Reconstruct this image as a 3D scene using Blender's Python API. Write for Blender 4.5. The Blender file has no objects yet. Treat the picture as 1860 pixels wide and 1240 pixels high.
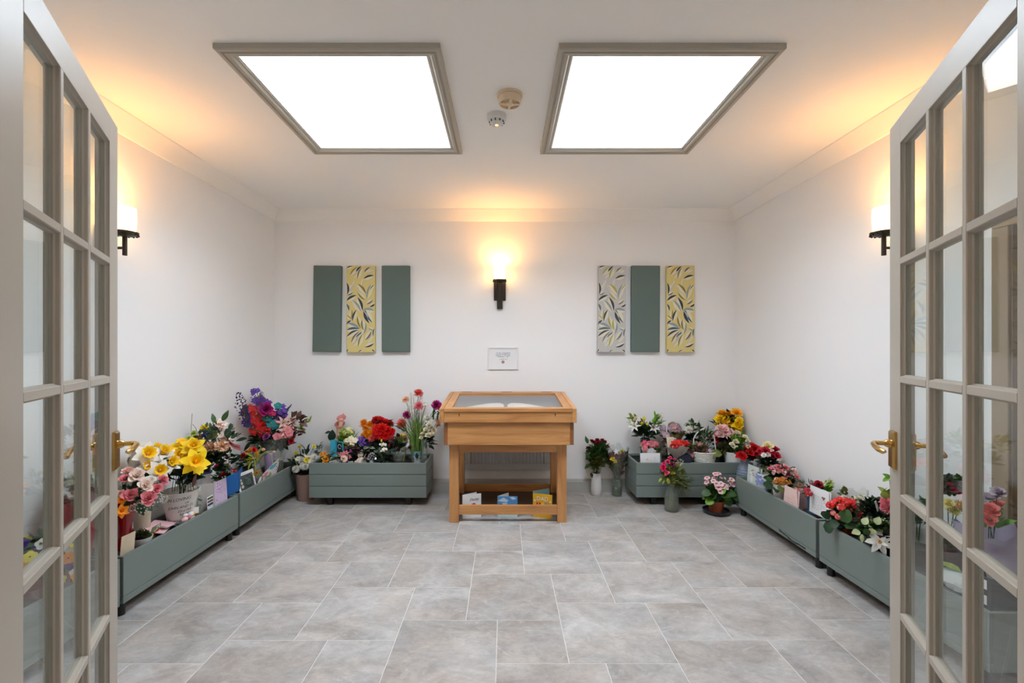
import bpy, math, random
from math import sin, cos, pi, radians, sqrt, atan2
from mathutils import Vector, Matrix

S = bpy.context.scene
COL = S.collection
F, CX, CY, CH = 826.67, 916.0, 638.0, 1.30      # focal length in px, principal point, eye height


# ------------------------------------------------------------------ camera, sky, exposure
cam_d = bpy.data.cameras.new('camera')
cam_d.sensor_width = 36.0
cam_d.lens = 16.0
cam_d.shift_x = 14 / 1860
cam_d.shift_y = 18 / 1860
cam_d.clip_start = 0.02
cam = bpy.data.objects.new('camera', cam_d)
cam.location = (0, 0, CH)
cam.rotation_euler = (pi / 2, 0, 0)
COL.objects.link(cam)
S.camera = cam

SKY = 19.0
WARM = 7.6
world = bpy.data.worlds.new('overcast_sky')
S.world = world
world.use_nodes = True
bg = world.node_tree.nodes['Background']
bg.inputs['Color'].default_value = (0.86, 0.945, 1.0, 1)
bg.inputs['Strength'].default_value = SKY
world.cycles.sampling_method = 'AUTOMATIC'
S.view_settings.view_transform = 'Standard'
S.view_settings.look = 'None'
S.view_settings.gamma = 1
S.view_settings.use_curve_mapping = False
S.view_settings.exposure = 0.26
S.cycles.sample_clamp_indirect = 6
S.cycles.max_bounces = 14
S.cycles.diffuse_bounces = 7
S.cycles.transparent_max_bounces = 24
S.cycles.caustics_reflective = False
S.cycles.caustics_refractive = False
for sx in (-0.7475, 0.7085):                     # the two roof lights guide the sampling of the sky
    ld = bpy.data.lights.new('roof_light_portal', 'AREA')
    ld.shape = 'RECTANGLE'
    ld.size, ld.size_y = 0.86, 0.92
    ld.cycles.is_portal = True
    lo = bpy.data.objects.new('roof_light_portal', ld)
    lo.location = (sx, 2.425, 2.80)
    COL.objects.link(lo)


# ------------------------------------------------------------------ helpers
def lin(c):
    r = []
    for x in c:
        x = x / 255.0
        r.append(x / 12.92 if x <= 0.04045 else ((x + 0.055) / 1.055) ** 2.4)
    return (*r, 1.0)


def at(px, py, Y):
    return Vector(((px - CX) / F * Y, Y, CH - (py - CY) / F * Y))


def hold(px, py, Y, lx=2.075, ly=4.15):
    """the point on the line of sight, kept inside the room"""
    Y = min(Y, ly)
    x = abs(px - CX) / F * Y
    if x > lx:
        Y *= lx / x
    return at(px, py, Y)


MATS = {}


def mat(name, c, rough=0.6, metal=0.0, var=0.0, noise=0.0, nscale=20.0, bump=0.0, bscale=200.0, spec=0.5, trans=0.0, emit=None, sheen=0.0, coat=0.0):
    if name in MATS:
        return MATS[name]
    m = bpy.data.materials.new(name)
    m.use_nodes = True
    nt = m.node_tree
    p = nt.nodes['Principled BSDF']
    base = lin(c)
    p.inputs['Base Color'].default_value = base
    p.inputs['Roughness'].default_value = rough
    p.inputs['Metallic'].default_value = metal
    p.inputs['Specular IOR Level'].default_value = spec
    if coat:
        p.inputs['Coat Weight'].default_value = coat
    if sheen:
        p.inputs['Sheen Weight'].default_value = sheen
    if emit:
        p.inputs['Emission Color'].default_value = lin(emit[0])
        p.inputs['Emission Strength'].default_value = emit[1]
    src = None
    if var > 0:
        oi = nt.nodes.new('ShaderNodeObjectInfo')
        hs = nt.nodes.new('ShaderNodeHueSaturation')
        hs.inputs['Color'].default_value = base
        mr = nt.nodes.new('ShaderNodeMapRange')
        mr.inputs['To Min'].default_value = 1 - var
        mr.inputs['To Max'].default_value = 1 + var
        nt.links.new(oi.outputs['Random'], mr.inputs['Value'])
        nt.links.new(mr.outputs['Result'], hs.inputs['Value'])
        src = hs.outputs['Color']
    if noise > 0:
        tc = nt.nodes.new('ShaderNodeTexCoord')
        n = nt.nodes.new('ShaderNodeTexNoise')
        n.inputs['Scale'].default_value = nscale
        n.inputs['Detail'].default_value = 4
        nt.links.new(tc.outputs['Object'], n.inputs['Vector'])
        h2 = nt.nodes.new('ShaderNodeHueSaturation')
        h2.inputs['Color'].default_value = base
        if src:
            nt.links.new(src, h2.inputs['Color'])
        m2 = nt.nodes.new('ShaderNodeMapRange')
        m2.inputs['From Min'].default_value = 0.3
        m2.inputs['From Max'].default_value = 0.7
        m2.inputs['To Min'].default_value = 1 - noise
        m2.inputs['To Max'].default_value = 1 + noise
        nt.links.new(n.outputs['Fac'], m2.inputs['Value'])
        nt.links.new(m2.outputs['Result'], h2.inputs['Value'])
        src = h2.outputs['Color']
    if src:
        nt.links.new(src, p.inputs['Base Color'])
    if bump > 0:
        tc = nt.nodes.new('ShaderNodeTexCoord')
        n = nt.nodes.new('ShaderNodeTexNoise')
        n.inputs['Scale'].default_value = bscale
        nt.links.new(tc.outputs['Object'], n.inputs['Vector'])
        b = nt.nodes.new('ShaderNodeBump')
        b.inputs['Strength'].default_value = bump
        b.inputs['Distance'].default_value = 0.002
        nt.links.new(n.outputs['Fac'], b.inputs['Height'])
        nt.links.new(b.outputs['Normal'], p.inputs['Normal'])
    if trans > 0:
        t = nt.nodes.new('ShaderNodeBsdfTranslucent')
        t.inputs['Color'].default_value = base
        if src:
            nt.links.new(src, t.inputs['Color'])
        mx = nt.nodes.new('ShaderNodeMixShader')
        mx.inputs[0].default_value = trans
        nt.links.new(p.outputs[0], mx.inputs[1])
        nt.links.new(t.outputs[0], mx.inputs[2])
        nt.links.new(mx.outputs[0], nt.nodes['Material Output'].inputs['Surface'])
    MATS[name] = m
    return m


def glass_mat(name, tint=(255, 255, 255), ior=1.5, rough=0.0, body=0.0, bodyc=(255, 255, 255)):
    """clear sheet: lets light through, reflects by Fresnel; body > 0 adds a milky part"""
    if name in MATS:
        return MATS[name]
    m = bpy.data.materials.new(name)
    m.use_nodes = True
    nt = m.node_tree
    nt.nodes.remove(nt.nodes['Principled BSDF'])
    out = nt.nodes['Material Output']
    tr = nt.nodes.new('ShaderNodeBsdfTransparent')
    tr.inputs['Color'].default_value = lin(tint)
    gl = nt.nodes.new('ShaderNodeBsdfGlossy')
    gl.inputs['Roughness'].default_value = rough
    lw = nt.nodes.new('ShaderNodeLayerWeight')
    lw.inputs['Blend'].default_value = 0.5
    pw = nt.nodes.new('ShaderNodeMath')
    pw.operation = 'POWER'
    pw.inputs[1].default_value = 5.0
    nt.links.new(lw.outputs['Facing'], pw.inputs[0])
    f0 = ((ior - 1) / (ior + 1)) ** 2
    fr = nt.nodes.new('ShaderNodeMath')          # Schlick: f0 + (1 - f0) (1 - cos)^5
    fr.operation = 'MULTIPLY_ADD'
    fr.inputs[1].default_value = 1 - f0
    fr.inputs[2].default_value = f0
    nt.links.new(pw.outputs[0], fr.inputs[0])
    mx = nt.nodes.new('ShaderNodeMixShader')
    nt.links.new(fr.outputs[0], mx.inputs[0])
    nt.links.new(tr.outputs[0], mx.inputs[1])
    nt.links.new(gl.outputs[0], mx.inputs[2])
    last = mx
    if body > 0:
        df = nt.nodes.new('ShaderNodeBsdfDiffuse')
        df.inputs['Color'].default_value = lin(bodyc)
        m2 = nt.nodes.new('ShaderNodeMixShader')
        m2.inputs[0].default_value = body
        nt.links.new(mx.outputs[0], m2.inputs[1])
        nt.links.new(df.outputs[0], m2.inputs[2])
        last = m2
    nt.links.new(last.outputs[0], out.inputs['Surface'])
    MATS[name] = m
    return m


def wood_mat(name, c1, c2, axis=0, rough=0.42):
    if name in MATS:
        return MATS[name]
    m = bpy.data.materials.new(name)
    m.use_nodes = True
    nt = m.node_tree
    p = nt.nodes['Principled BSDF']
    p.inputs['Roughness'].default_value = rough
    tc = nt.nodes.new('ShaderNodeTexCoord')
    mp = nt.nodes.new('ShaderNodeMapping')
    sc = [26.0, 26.0, 26.0]
    sc[axis] = 2.2
    mp.inputs['Scale'].default_value = sc
    oi = nt.nodes.new('ShaderNodeObjectInfo')
    ad = nt.nodes.new('ShaderNodeVectorMath')
    ad.operation = 'ADD'
    ml = nt.nodes.new('ShaderNodeMath')
    ml.operation = 'MULTIPLY'
    ml.inputs[1].default_value = 9.0
    nt.links.new(oi.outputs['Random'], ml.inputs[0])
    nt.links.new(tc.outputs['Object'], ad.inputs[0])
    nt.links.new(ml.outputs[0], ad.inputs[1])
    nt.links.new(ad.outputs[0], mp.inputs['Vector'])
    n = nt.nodes.new('ShaderNodeTexNoise')
    n.inputs['Scale'].default_value = 1.0
    n.inputs['Detail'].default_value = 6
    n.inputs['Distortion'].default_value = 0.7
    nt.links.new(mp.outputs[0], n.inputs['Vector'])
    r = nt.nodes.new('ShaderNodeValToRGB')
    r.color_ramp.elements[0].position = 0.3
    r.color_ramp.elements[1].position = 0.72
    r.color_ramp.elements[0].color = lin(c1)
    r.color_ramp.elements[1].color = lin(c2)
    nt.links.new(n.outputs['Fac'], r.inputs[0])
    nt.links.new(r.outputs[0], p.inputs['Base Color'])
    MATS[name] = m
    return m


class MB:
    """collects polygons, then becomes ONE mesh object"""
    def __init__(s):
        s.v, s.f, s.m = [], [], []

    def add(s, vs, fs, mi=0):
        o = len(s.v)
        s.v += [tuple(x) for x in vs]
        s.f += [tuple(i + o for i in f) for f in fs]
        s.m += [mi] * len(fs)
        return s

    def box(s, x0, x1, y0, y1, z0, z1, mi=0, M=None):
        vs = [Vector((x, y, z)) for z in (z0, z1) for y in (y0, y1) for x in (x0, x1)]
        if M is not None:
            vs = [M @ v for v in vs]
        return s.add(vs, [(0, 2, 3, 1), (4, 5, 7, 6), (0, 1, 5, 4), (2, 6, 7, 3), (0, 4, 6, 2), (1, 3, 7, 5)], mi)

    def prism(s, poly, a, b, axis='x', mi=0):
        """poly in the two other axes, extruded from a to b"""
        n = len(poly)
        def P(p, t):
            if axis == 'x':
                return (t, p[0], p[1])
            if axis == 'y':
                return (p[0], t, p[1])
            return (p[0], p[1], t)
        vs = [P(p, a) for p in poly] + [P(p, b) for p in poly]
        fs = [tuple(range(n))[::-1], tuple(range(n, 2 * n))]
        fs += [(i, (i + 1) % n, n + (i + 1) % n, n + i) for i in range(n)]
        return s.add(vs, fs, mi)

    def lathe(s, prof, n=24, c=(0, 0, 0), mi=0, sq=1.0, wob=0.0, rnd=None):
        k = len(prof)
        vs = []
        for (r, z) in prof:
            for i in range(n):
                a = 2 * pi * i / n
                rr = r * (1 + (rnd.uniform(-wob, wob) if wob else 0))
                vs.append((c[0] + rr * cos(a), c[1] + rr * sin(a) * sq, c[2] + z))
        fs = [(j * n + i, j * n + (i + 1) % n, (j + 1) * n + (i + 1) % n, (j + 1) * n + i) for j in range(k - 1) for i in range(n)]
        if prof[0][0] > 1e-5:
            fs.append(tuple(range(n))[::-1])
        if prof[-1][0] > 1e-5:
            fs.append(tuple(range((k - 1) * n, k * n)))
        return s.add(vs, fs, mi)

    def tube(s, pts, r, n=6, mi=0):
        pts = [Vector(p) for p in pts]
        k = len(pts)
        rs = r if isinstance(r, (list, tuple)) else [r] * k
        vs = []
        up = None
        for i, p in enumerate(pts):
            d = (pts[min(i + 1, k - 1)] - pts[max(i - 1, 0)]).normalized()
            if up is None:
                up = Vector((0, 0, 1)) if abs(d.z) < 0.9 else Vector((1, 0, 0))
            a = d.cross(up)
            a = a.normalized() if a.length > 1e-6 else Vector((1, 0, 0))
            b = a.cross(d).normalized()
            up = b
            for q in range(n):
                t = 2 * pi * q / n
                vs.append(p + (a * cos(t) + b * sin(t)) * rs[i])
        fs = [(j * n + i, j * n + (i + 1) % n, (j + 1) * n + (i + 1) % n, (j + 1) * n + i) for j in range(k - 1) for i in range(n)]
        fs += [tuple(range(n))[::-1], tuple(range((k - 1) * n, k * n))]
        return s.add(vs, fs, mi)

    def ball(s, c, r, n=12, k=8, mi=0, sc=(1, 1, 1)):
        vs = [(c[0], c[1], c[2] - r * sc[2])]
        for j in range(1, k):
            t = -pi / 2 + pi * j / k
            for i in range(n):
                a = 2 * pi * i / n
                vs.append((c[0] + r * cos(t) * cos(a) * sc[0], c[1] + r * cos(t) * sin(a) * sc[1], c[2] + r * sin(t) * sc[2]))
        vs.append((c[0], c[1], c[2] + r * sc[2]))
        L = len(vs) - 1
        fs = [(0, 1 + (i + 1) % n, 1 + i) for i in range(n)]
        for j in range(k - 2):
            o = 1 + j * n
            fs += [(o + i, o + (i + 1) % n, o + n + (i + 1) % n, o + n + i) for i in range(n)]
        o = 1 + (k - 2) * n
        fs += [(o + i, o + (i + 1) % n, L) for i in range(n)]
        return s.add(vs, fs, mi)

    def petal(s, L, W, az, tilt, r0=0.0, z0=0.0, curl=0.0, cup=0.2, kind=0, mi=0, M=None, nu=4, tip=0.0, rnd=None, jag=0.0):
        """a leaf or petal: leaves the axis at azimuth az, elevation tilt (deg), bending by curl (deg) along its length"""
        ca, sa = cos(az), sin(az)
        R, Z = r0, z0
        vs = []
        for i in range(nu + 1):
            u = i / nu
            e = radians(tilt + curl * u)
            if i:
                R += L / nu * cos(e)
                Z += L / nu * sin(e)
            if kind == 0:
                w = W * (sin(pi * min(1, (0.12 + 0.80 * u))) ** 0.7)
            elif kind == 1:                       # pointed leaf
                w = W * (sin(pi * (0.06 + 0.92 * u)) ** 0.9) * (1.12 - 0.45 * u)
            elif kind == 2:                       # broad fan, ragged end
                w = W * (0.25 + 0.75 * u)
            else:                                 # strap
                w = W * (1.0 - 0.8 * u ** 3)
            nx, nz = -sin(e), cos(e)
            for q in (-1, 0, 1):
                k = cup * w * abs(q)
                j = rnd.uniform(-jag, jag) * L if (jag and rnd and i == nu) else 0
                rr = R + nx * k + j * cos(e)
                zz = Z + nz * k + j * sin(e)
                v = Vector((rr * ca - q * w * sa, rr * sa + q * w * ca, zz))
                vs.append(M @ v if M is not None else v)
        fs = []
        for i in range(nu):
            o = i * 3
            fs += [(o, o + 1, o + 4, o + 3), (o + 1, o + 2, o + 5, o + 4)]
        return s.add(vs, fs, mi)

    def mesh(s, name, mats, smooth=True, ang=38):
        me = bpy.data.meshes.new(name)
        me.from_pydata(s.v, [], s.f)
        for m in (mats if isinstance(mats, (list, tuple)) else [mats]):
            me.materials.append(m)
        me.polygons.foreach_set('material_index', s.m)
        if smooth:
            me.polygons.foreach_set('use_smooth', [True] * len(s.f))
            me.update()
            me.set_sharp_from_angle(angle=radians(ang))
        me.update()
        return me

    def build(s, name, mats, parent=None, smooth=True, bevel=0.0, loc=None, ang=38):
        return put(name, s.mesh(name, mats, smooth, ang), parent, bevel, loc)


def put(name, me, parent=None, bevel=0.0, loc=None):
    o = bpy.data.objects.new(name, me)
    COL.objects.link(o)
    if parent is not None:
        o.parent = parent
    if loc is not None:
        o.location = loc
    if bevel:
        b = o.modifiers.new('edge', 'BEVEL')
        b.width = bevel
        b.segments = 2
        b.limit_method = 'ANGLE'
    return o


def tag(o, label=None, cat=None, group=None, kind=None):
    if label:
        o['label'] = label
    if cat:
        o['category'] = cat
    if group:
        o['group'] = group
    if kind:
        o['kind'] = kind
    return o


def thing(name, label, cat, loc=(0, 0, 0), group=None, rz=0.0):
    o = bpy.data.objects.new(name, None)
    o.empty_display_size = 0.05
    COL.objects.link(o)
    o.location = loc
    o.rotation_euler = (0, 0, rz)
    return tag(o, label, cat, group)


def structure(o):
    o['kind'] = 'structure'
    return o


FONT_N = [0]


def text_mesh(body, size, extrude=0.0004, shear=0.0, space=1.0):
    cu = bpy.data.curves.new('lettering', 'FONT')
    cu.body = body
    cu.size = size
    cu.extrude = extrude
    cu.shear = shear
    cu.space_character = space
    cu.align_x = 'CENTER'
    cu.align_y = 'CENTER'
    cu.resolution_u = 2
    ob = bpy.data.objects.new('lettering', cu)
    COL.objects.link(ob)
    dg = bpy.context.evaluated_depsgraph_get()
    me = bpy.data.meshes.new_from_object(ob.evaluated_get(dg))
    bpy.data.objects.remove(ob)
    bpy.data.curves.remove(cu)
    return me


def scribble(mb, x0, z0, w, h, rnd, mi=0, t=0.0012, y=0.0, words=3):
    """a line of small handwriting strokes in the XZ plane"""
    x = x0
    cell = h * 0.62
    n = max(1, int(w / cell))
    gap = set(rnd.sample(range(n), min(words, n))) if n > words else set()
    for i in range(n):
        if i in gap:
            continue
        cx = x0 + i * cell
        for _ in range(2):
            a = rnd.uniform(0.1, 0.7) * cell
            z = z0 + rnd.uniform(0.0, 0.35) * h
            hh = rnd.uniform(0.35, 0.75) * h
            sl = rnd.uniform(-0.3, 0.35) * cell
            vs = [(cx + a, y, z), (cx + a + t, y, z), (cx + a + sl + t, y, z + hh), (cx + a + sl, y, z + hh)]
            mb.add(vs, [(0, 1, 2, 3)], mi)
        zz = z0 + rnd.choice((0.0, 0.3, 0.6)) * h
        mb.add([(cx, y, zz), (cx + cell * 0.75, y, zz), (cx + cell * 0.75, y, zz + t), (cx, y, zz + t)], [(0, 1, 2, 3)], mi)


# ------------------------------------------------------------------ surfaces
WALL = mat('white_wall_paint', (243, 243, 244), 0.85, bump=0.08, bscale=300)
CEIL = mat('ceiling_paint', (248, 247, 245), 0.9)
TRIMW = mat('satin_white_trim', (226, 222, 216), 0.5)
SKIRT = mat('grey_skirting_paint', (178, 178, 174), 0.45)
GREIGE = mat('greige_door_paint', (176, 168, 156), 0.38)
GREIGE2 = mat('greige_frame_paint', (160, 153, 141), 0.42)
FRAMEP = mat('roof_light_frame_paint', (176, 169, 156), 0.45)
SAGE = mat('sage_grey_planter_paint', (119, 130, 126), 0.42, bump=0.1, bscale=60)
BLACK = mat('black_plastic', (20, 21, 22), 0.45)
SOIL = mat('dark_soil', (42, 36, 31), 0.95, noise=0.4, nscale=80, bump=1.0, bscale=150)
BRASS = mat('polished_brass', (206, 166, 100), 0.2, metal=1.0)
BRONZE = mat('dark_bronze', (58, 48, 40), 0.45, metal=0.6)
OAK = wood_mat('honey_oak', (166, 112, 62), (208, 152, 96), 0)
OAKZ = wood_mat('honey_oak_upright', (164, 110, 62), (204, 148, 92), 2)
OAKY = wood_mat('honey_oak_depth', (166, 112, 62), (208, 152, 94), 1)
GLASS = glass_mat('clear_glass')
PANE = glass_mat('door_pane_glass', (249, 253, 252), 1.52)


def tile_material():
    m = bpy.data.materials.new('stone_effect_tile')
    m.use_nodes = True
    nt = m.node_tree
    p = nt.nodes['Principled BSDF']
    tc = nt.nodes.new('ShaderNodeTexCoord')
    oi = nt.nodes.new('ShaderNodeObjectInfo')
    ml = nt.nodes.new('ShaderNodeMath')
    ml.operation = 'MULTIPLY'
    ml.inputs[1].default_value = 57.0
    nt.links.new(oi.outputs['Random'], ml.inputs[0])
    ad = nt.nodes.new('ShaderNodeVectorMath')
    nt.links.new(tc.outputs['Object'], ad.inputs[0])
    nt.links.new(ml.outputs[0], ad.inputs[1])
    mp = nt.nodes.new('ShaderNodeMapping')
    mp.inputs['Scale'].default_value = (3.2, 4.6, 3.2)
    nt.links.new(ad.outputs[0], mp.inputs['Vector'])

    def noise(scale, detail, rough, dist):
        n = nt.nodes.new('ShaderNodeTexNoise')
        n.inputs['Scale'].default_value = scale
        n.inputs['Detail'].default_value = detail
        n.inputs['Roughness'].default_value = rough
        n.inputs['Distortion'].default_value = dist
        nt.links.new(mp.outputs[0], n.inputs['Vector'])
        return n.outputs['Fac']

    def ramp(src, p0, p1, c0, c1):
        r = nt.nodes.new('ShaderNodeValToRGB')
        r.color_ramp.elements[0].position = p0
        r.color_ramp.elements[1].position = p1
        r.color_ramp.elements[0].color = lin(c0)
        r.color_ramp.elements[1].color = lin(c1)
        nt.links.new(src, r.inputs[0])
        return r.outputs[0]

    def mix(f, a, b, mode='MIX'):
        x = nt.nodes.new('ShaderNodeMix')
        x.data_type = 'RGBA'
        x.blend_type = mode
        if isinstance(f, float):
            x.inputs[0].default_value = f
        else:
            nt.links.new(f, x.inputs[0])
        nt.links.new(a, x.inputs[6])
        nt.links.new(b, x.inputs[7])
        return x.outputs[2]
    base = ramp(noise(1.0, 9, 0.66, 0.9), 0.33, 0.68, (154, 151, 149), (196, 194, 192))
    warm = ramp(noise(0.8, 5, 0.6, 0.5), 0.42, 0.66, (255, 255, 255), (250, 242, 235))
    c = mix(1.0, base, warm, 'MULTIPLY')
    fine = ramp(noise(9.0, 8, 0.72, 0.6), 0.30, 0.62, (224, 223, 222), (255, 255, 255))
    c = mix(0.8, c, fine, 'MULTIPLY')
    streak = ramp(noise(2.3, 9, 0.7, 2.2), 0.56, 0.66, (0, 0, 0), (255, 255, 255))
    light = nt.nodes.new('ShaderNodeRGB')
    light.outputs[0].default_value = lin((206, 205, 204))
    rgb2 = nt.nodes.new('ShaderNodeMath')
    rgb2.operation = 'MULTIPLY'
    rgb2.inputs[1].default_value = 0.35
    nt.links.new(streak, rgb2.inputs[0])
    c = mix(rgb2.outputs[0], c, light.outputs[0])
    hs = nt.nodes.new('ShaderNodeHueSaturation')
    mr = nt.nodes.new('ShaderNodeMapRange')
    mr.inputs['To Min'].default_value = 0.95
    mr.inputs['To Max'].default_value = 1.05
    nt.links.new(oi.outputs['Random'], mr.inputs['Value'])
    nt.links.new(mr.outputs[0], hs.inputs['Value'])
    nt.links.new(c, hs.inputs['Color'])
    nt.links.new(hs.outputs[0], p.inputs['Base Color'])
    p.inputs['Roughness'].default_value = 0.46
    p.inputs['Specular IOR Level'].default_value = 0.4
    b = nt.nodes.new('ShaderNodeBump')
    b.inputs['Strength'].default_value = 0.08
    b.inputs['Distance'].default_value = 0.002
    nt.links.new(fine, b.inputs['Height'])
    nt.links.new(b.outputs[0], p.inputs['Normal'])
    return m


TILE = tile_material()
GROUT = mat('pale_grout', (218, 216, 212), 0.85)

# ------------------------------------------------------------------ the room
HW, YB, YF, ZC = 2.13, 4.216, 0.70, 2.595        # half width, back wall, front wall, ceiling
T = 0.12

fl = structure(MB().box(-HW - T, HW + T, -2.2, YB + T, -0.10, -0.0012).build('floor', GROUT, smooth=False))
A_, B_, G_ = 0.4575, 0.3045, 0.0028
X0, Y0 = -0.1865, 2.204
for i in range(-16, 17):
    for j in range(-16, 17):
        ox = X0 - i * A_ + j * B_
        oy = Y0 + i * B_ + j * A_
        for (x, y, w) in ((ox, oy, A_), (ox - B_, oy, B_)):
            x0, x1 = max(x + G_ / 2, -HW), min(x + w - G_ / 2, HW)
            y0, y1 = max(y + G_ / 2, -1.2), min(y + w - G_ / 2, YB)
            if y1 < YF:
                x0, x1 = max(x0, -1.2), min(x1, 1.2)
            if x1 - x0 < 0.02 or y1 - y0 < 0.02:
                continue
            cx, cy = (x0 + x1) / 2, (y0 + y1) / 2
            hx, hy, b = (x1 - x0) / 2, (y1 - y0) / 2, 0.0012
            mb = MB()
            vs = [(-hx, -hy, -.004), (hx, -hy, -.004), (hx, hy, -.004), (-hx, hy, -.004), (-hx, -hy, -b), (hx, -hy, -b), (hx, hy, -b), (-hx, hy, -b),
                  (-hx + b, -hy + b, 0), (hx - b, -hy + b, 0), (hx - b, hy - b, 0), (-hx + b, hy - b, 0)]
            fs = [(0, 1, 5, 4), (1, 2, 6, 5), (2, 3, 7, 6), (3, 0, 4, 7), (4, 5, 9, 8), (5, 6, 10, 9), (6, 7, 11, 10), (7, 4, 8, 11), (8, 9, 10, 11)]
            mb.add(vs, fs)
            mb.build('floor_tile', TILE, fl, smooth=False, loc=(cx, cy, 0))

structure(MB().box(-HW - T, HW + T, YB, YB + T, 0, ZC + 0.25).build('wall_back', WALL, smooth=False))
structure(MB().box(-HW - T, -HW, YF, YB, 0, ZC + 0.25).build('wall_left', WALL, smooth=False))
DY0, DY1, DZ = 1.145, 1.908, 1.828               # side door opening in the right wall
mb = MB()
mb.box(HW, HW + T, DY1, YB, 0, ZC + 0.25).box(HW, HW + T, YF, DY0, 0, ZC + 0.25).box(HW, HW + T, DY0, DY1, DZ, ZC + 0.25)
structure(mb.build('wall_right', WALL, smooth=False))
OX, OZ = 0.90, 2.03                              # doorway to the corridor
mb = MB()
mb.box(-HW - T, -OX, YF - T, YF, 0, ZC + 0.25).box(OX, HW + T, YF - T, YF, 0, ZC + 0.25).box(-OX, OX, YF - T, YF, OZ, ZC + 0.25)
structure(mb.build('wall_front', WALL, smooth=False))
mb = MB()
mb.box(-1.32, -1.2, -2.2, YF - T, 0, 2.45).box(1.2, 1.32, -2.2, YF - T, 0, 2.45).box(-1.32, 1.32, -2.32, -2.2, 0, 2.45)
structure(mb.build('wall_corridor', WALL, smooth=False))
structure(MB().box(-1.32, 1.32, -2.32, YF - T, 2.40, 2.52).build('ceiling_corridor', CEIL, smooth=False))

# ceiling with two openings
SKX = ((-1.225, -0.270), (0.231, 1.186))
SKY0, SKY1 = 1.911, 2.940
FW = 0.062
ox = [(-1.225 + FW, -0.270 - FW), (0.231 + FW, 1.186 - FW)]
oy = (SKY0 + FW, SKY1 - FW)
xs = [-HW - T, ox[0][0], ox[0][1], ox[1][0], ox[1][1], HW + T]
ys = [YF - T, oy[0], oy[1], YB + T]
mb = MB()
for i in range(5):
    for j in range(3):
        if j == 1 and i in (1, 3):
            continue
        mb.box(xs[i], xs[i + 1], ys[j], ys[j + 1], ZC, ZC + 0.20)
structure(mb.build('ceiling', CEIL, smooth=False))

SHAFT = mat('roof_light_shaft_white', (238, 238, 238), 0.7)
DIFF = glass_mat('roof_light_glazing', (250, 252, 255), 1.45)
for k in range(2):
    x0, x1 = SKX[k]
    ix0, ix1 = ox[k]
    w = thing('window_%d' % (k + 1), None, None, ((x0 + x1) / 2, (SKY0 + SKY1) / 2, ZC))
    structure(w)
    c = Vector(w.location)

    def fr(prof, nm, m, w=w, c=c, x0=x0, x1=x1):
        """mitred frame members: profile (inset from the outer edge, drop below the ceiling)"""
        cor = lambda d: [(x0 + d, SKY0 + d), (x1 - d, SKY0 + d), (x1 - d, SKY1 - d), (x0 + d, SKY1 - d)]
        n = len(prof)
        for side in range(4):
            a, b = side, (side + 1) % 4
            vs = []
            for (d, z) in prof:
                q = cor(d)
                vs.append(Vector((q[a][0], q[a][1], ZC - z)) - c)
            for (d, z) in prof:
                q = cor(d)
                vs.append(Vector((q[b][0], q[b][1], ZC - z)) - c)
            fs = [(i, (i + 1) % n, n + (i + 1) % n, n + i) for i in range(n)] + [tuple(range(n)), tuple(range(n, 2 * n))[::-1]]
            MB().add(vs, fs).build(nm, m, w, smooth=False)
    fr([(0, -.001), (0, .022), (.006, .026), (.018, .026), (.022, .020), (.026, .020), (.030, .026), (.044, .024), (.052, .016), (.062, .016), (.062, -.001)], 'frame', FRAMEP)
    fr([(.0625, -.03), (.0625, .012), (.070, .012), (.070, -.03)], 'bead', TRIMW)
    mb = MB()
    sx0, sx1, sy0, sy1 = ix0, ix1, oy[0], oy[1]
    zt = ZC + 0.21
    t = 0.03
    mb.box(sx0 - t, sx0, sy0 - t, sy1 + t, ZC + .2, zt + .1).box(sx1, sx1 + t, sy0 - t, sy1 + t, ZC + .2, zt + .1)
    mb.box(sx0, sx1, sy0 - t, sy0, ZC + .2, zt + .1).box(sx0, sx1, sy1, sy1 + t, ZC + .2, zt + .1)
    for v in range(len(mb.v)):
        mb.v[v] = tuple(Vector(mb.v[v]) - c)
    mb.build('kerb', SHAFT, w, smooth=False)
    mb = MB().box(sx0, sx1, sy0, sy1, zt + .02, zt + .026)
    for v in range(len(mb.v)):
        mb.v[v] = tuple(Vector(mb.v[v]) - c)
    mb.build('pane', DIFF, w, smooth=False)

# coving on three sides, skirting all round
cv = 0.092


pc = [(0, 0), (0, -cv), (.004, -cv), (.010, -cv + .002), (.026, -cv + .018), (.048, -.046), (.072, -.022), (cv - .002, -.008), (cv, -.004), (cv, 0)]
structure(MB().prism([(YB - a, ZC + b) for a, b in pc], -HW, HW, 'x').build('trim_1', CEIL, ang=20))
structure(MB().prism([(-HW + a, ZC + b) for a, b in pc], YF, YB, 'y').build('trim_2', CEIL, ang=20))
structure(MB().prism([(HW - a, ZC + b) for a, b in pc], YF, YB, 'y').build('trim_3', CEIL, ang=20))
pb = [(0, 0), (.018, 0), (.018, .098), (.013, .103), (.013, .110), (.008, .122), (0, .122)]
structure(MB().prism([(YB - a, b) for a, b in pb], -HW, HW, 'x').build('baseboard_back', SKIRT, smooth=False))
structure(MB().prism([(-HW + a, b) for a, b in pb], YF, YB, 'y').build('baseboard_left', SKIRT, smooth=False))
structure(MB().prism([(HW - a, b) for a, b in pb], DY1 + .07, YB, 'y').build('baseboard_right', SKIRT, smooth=False))

# doorway lining
mb = MB()
mb.box(-OX, -OX + .03, YF - T - .01, YF + .01, 0, OZ).box(OX - .03, OX, YF - T - .01, YF + .01, 0, OZ).box(-OX, OX, YF - T - .01, YF + .01, OZ - .03, OZ)
structure(mb.build('trim_4', TRIMW, smooth=False))


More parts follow.
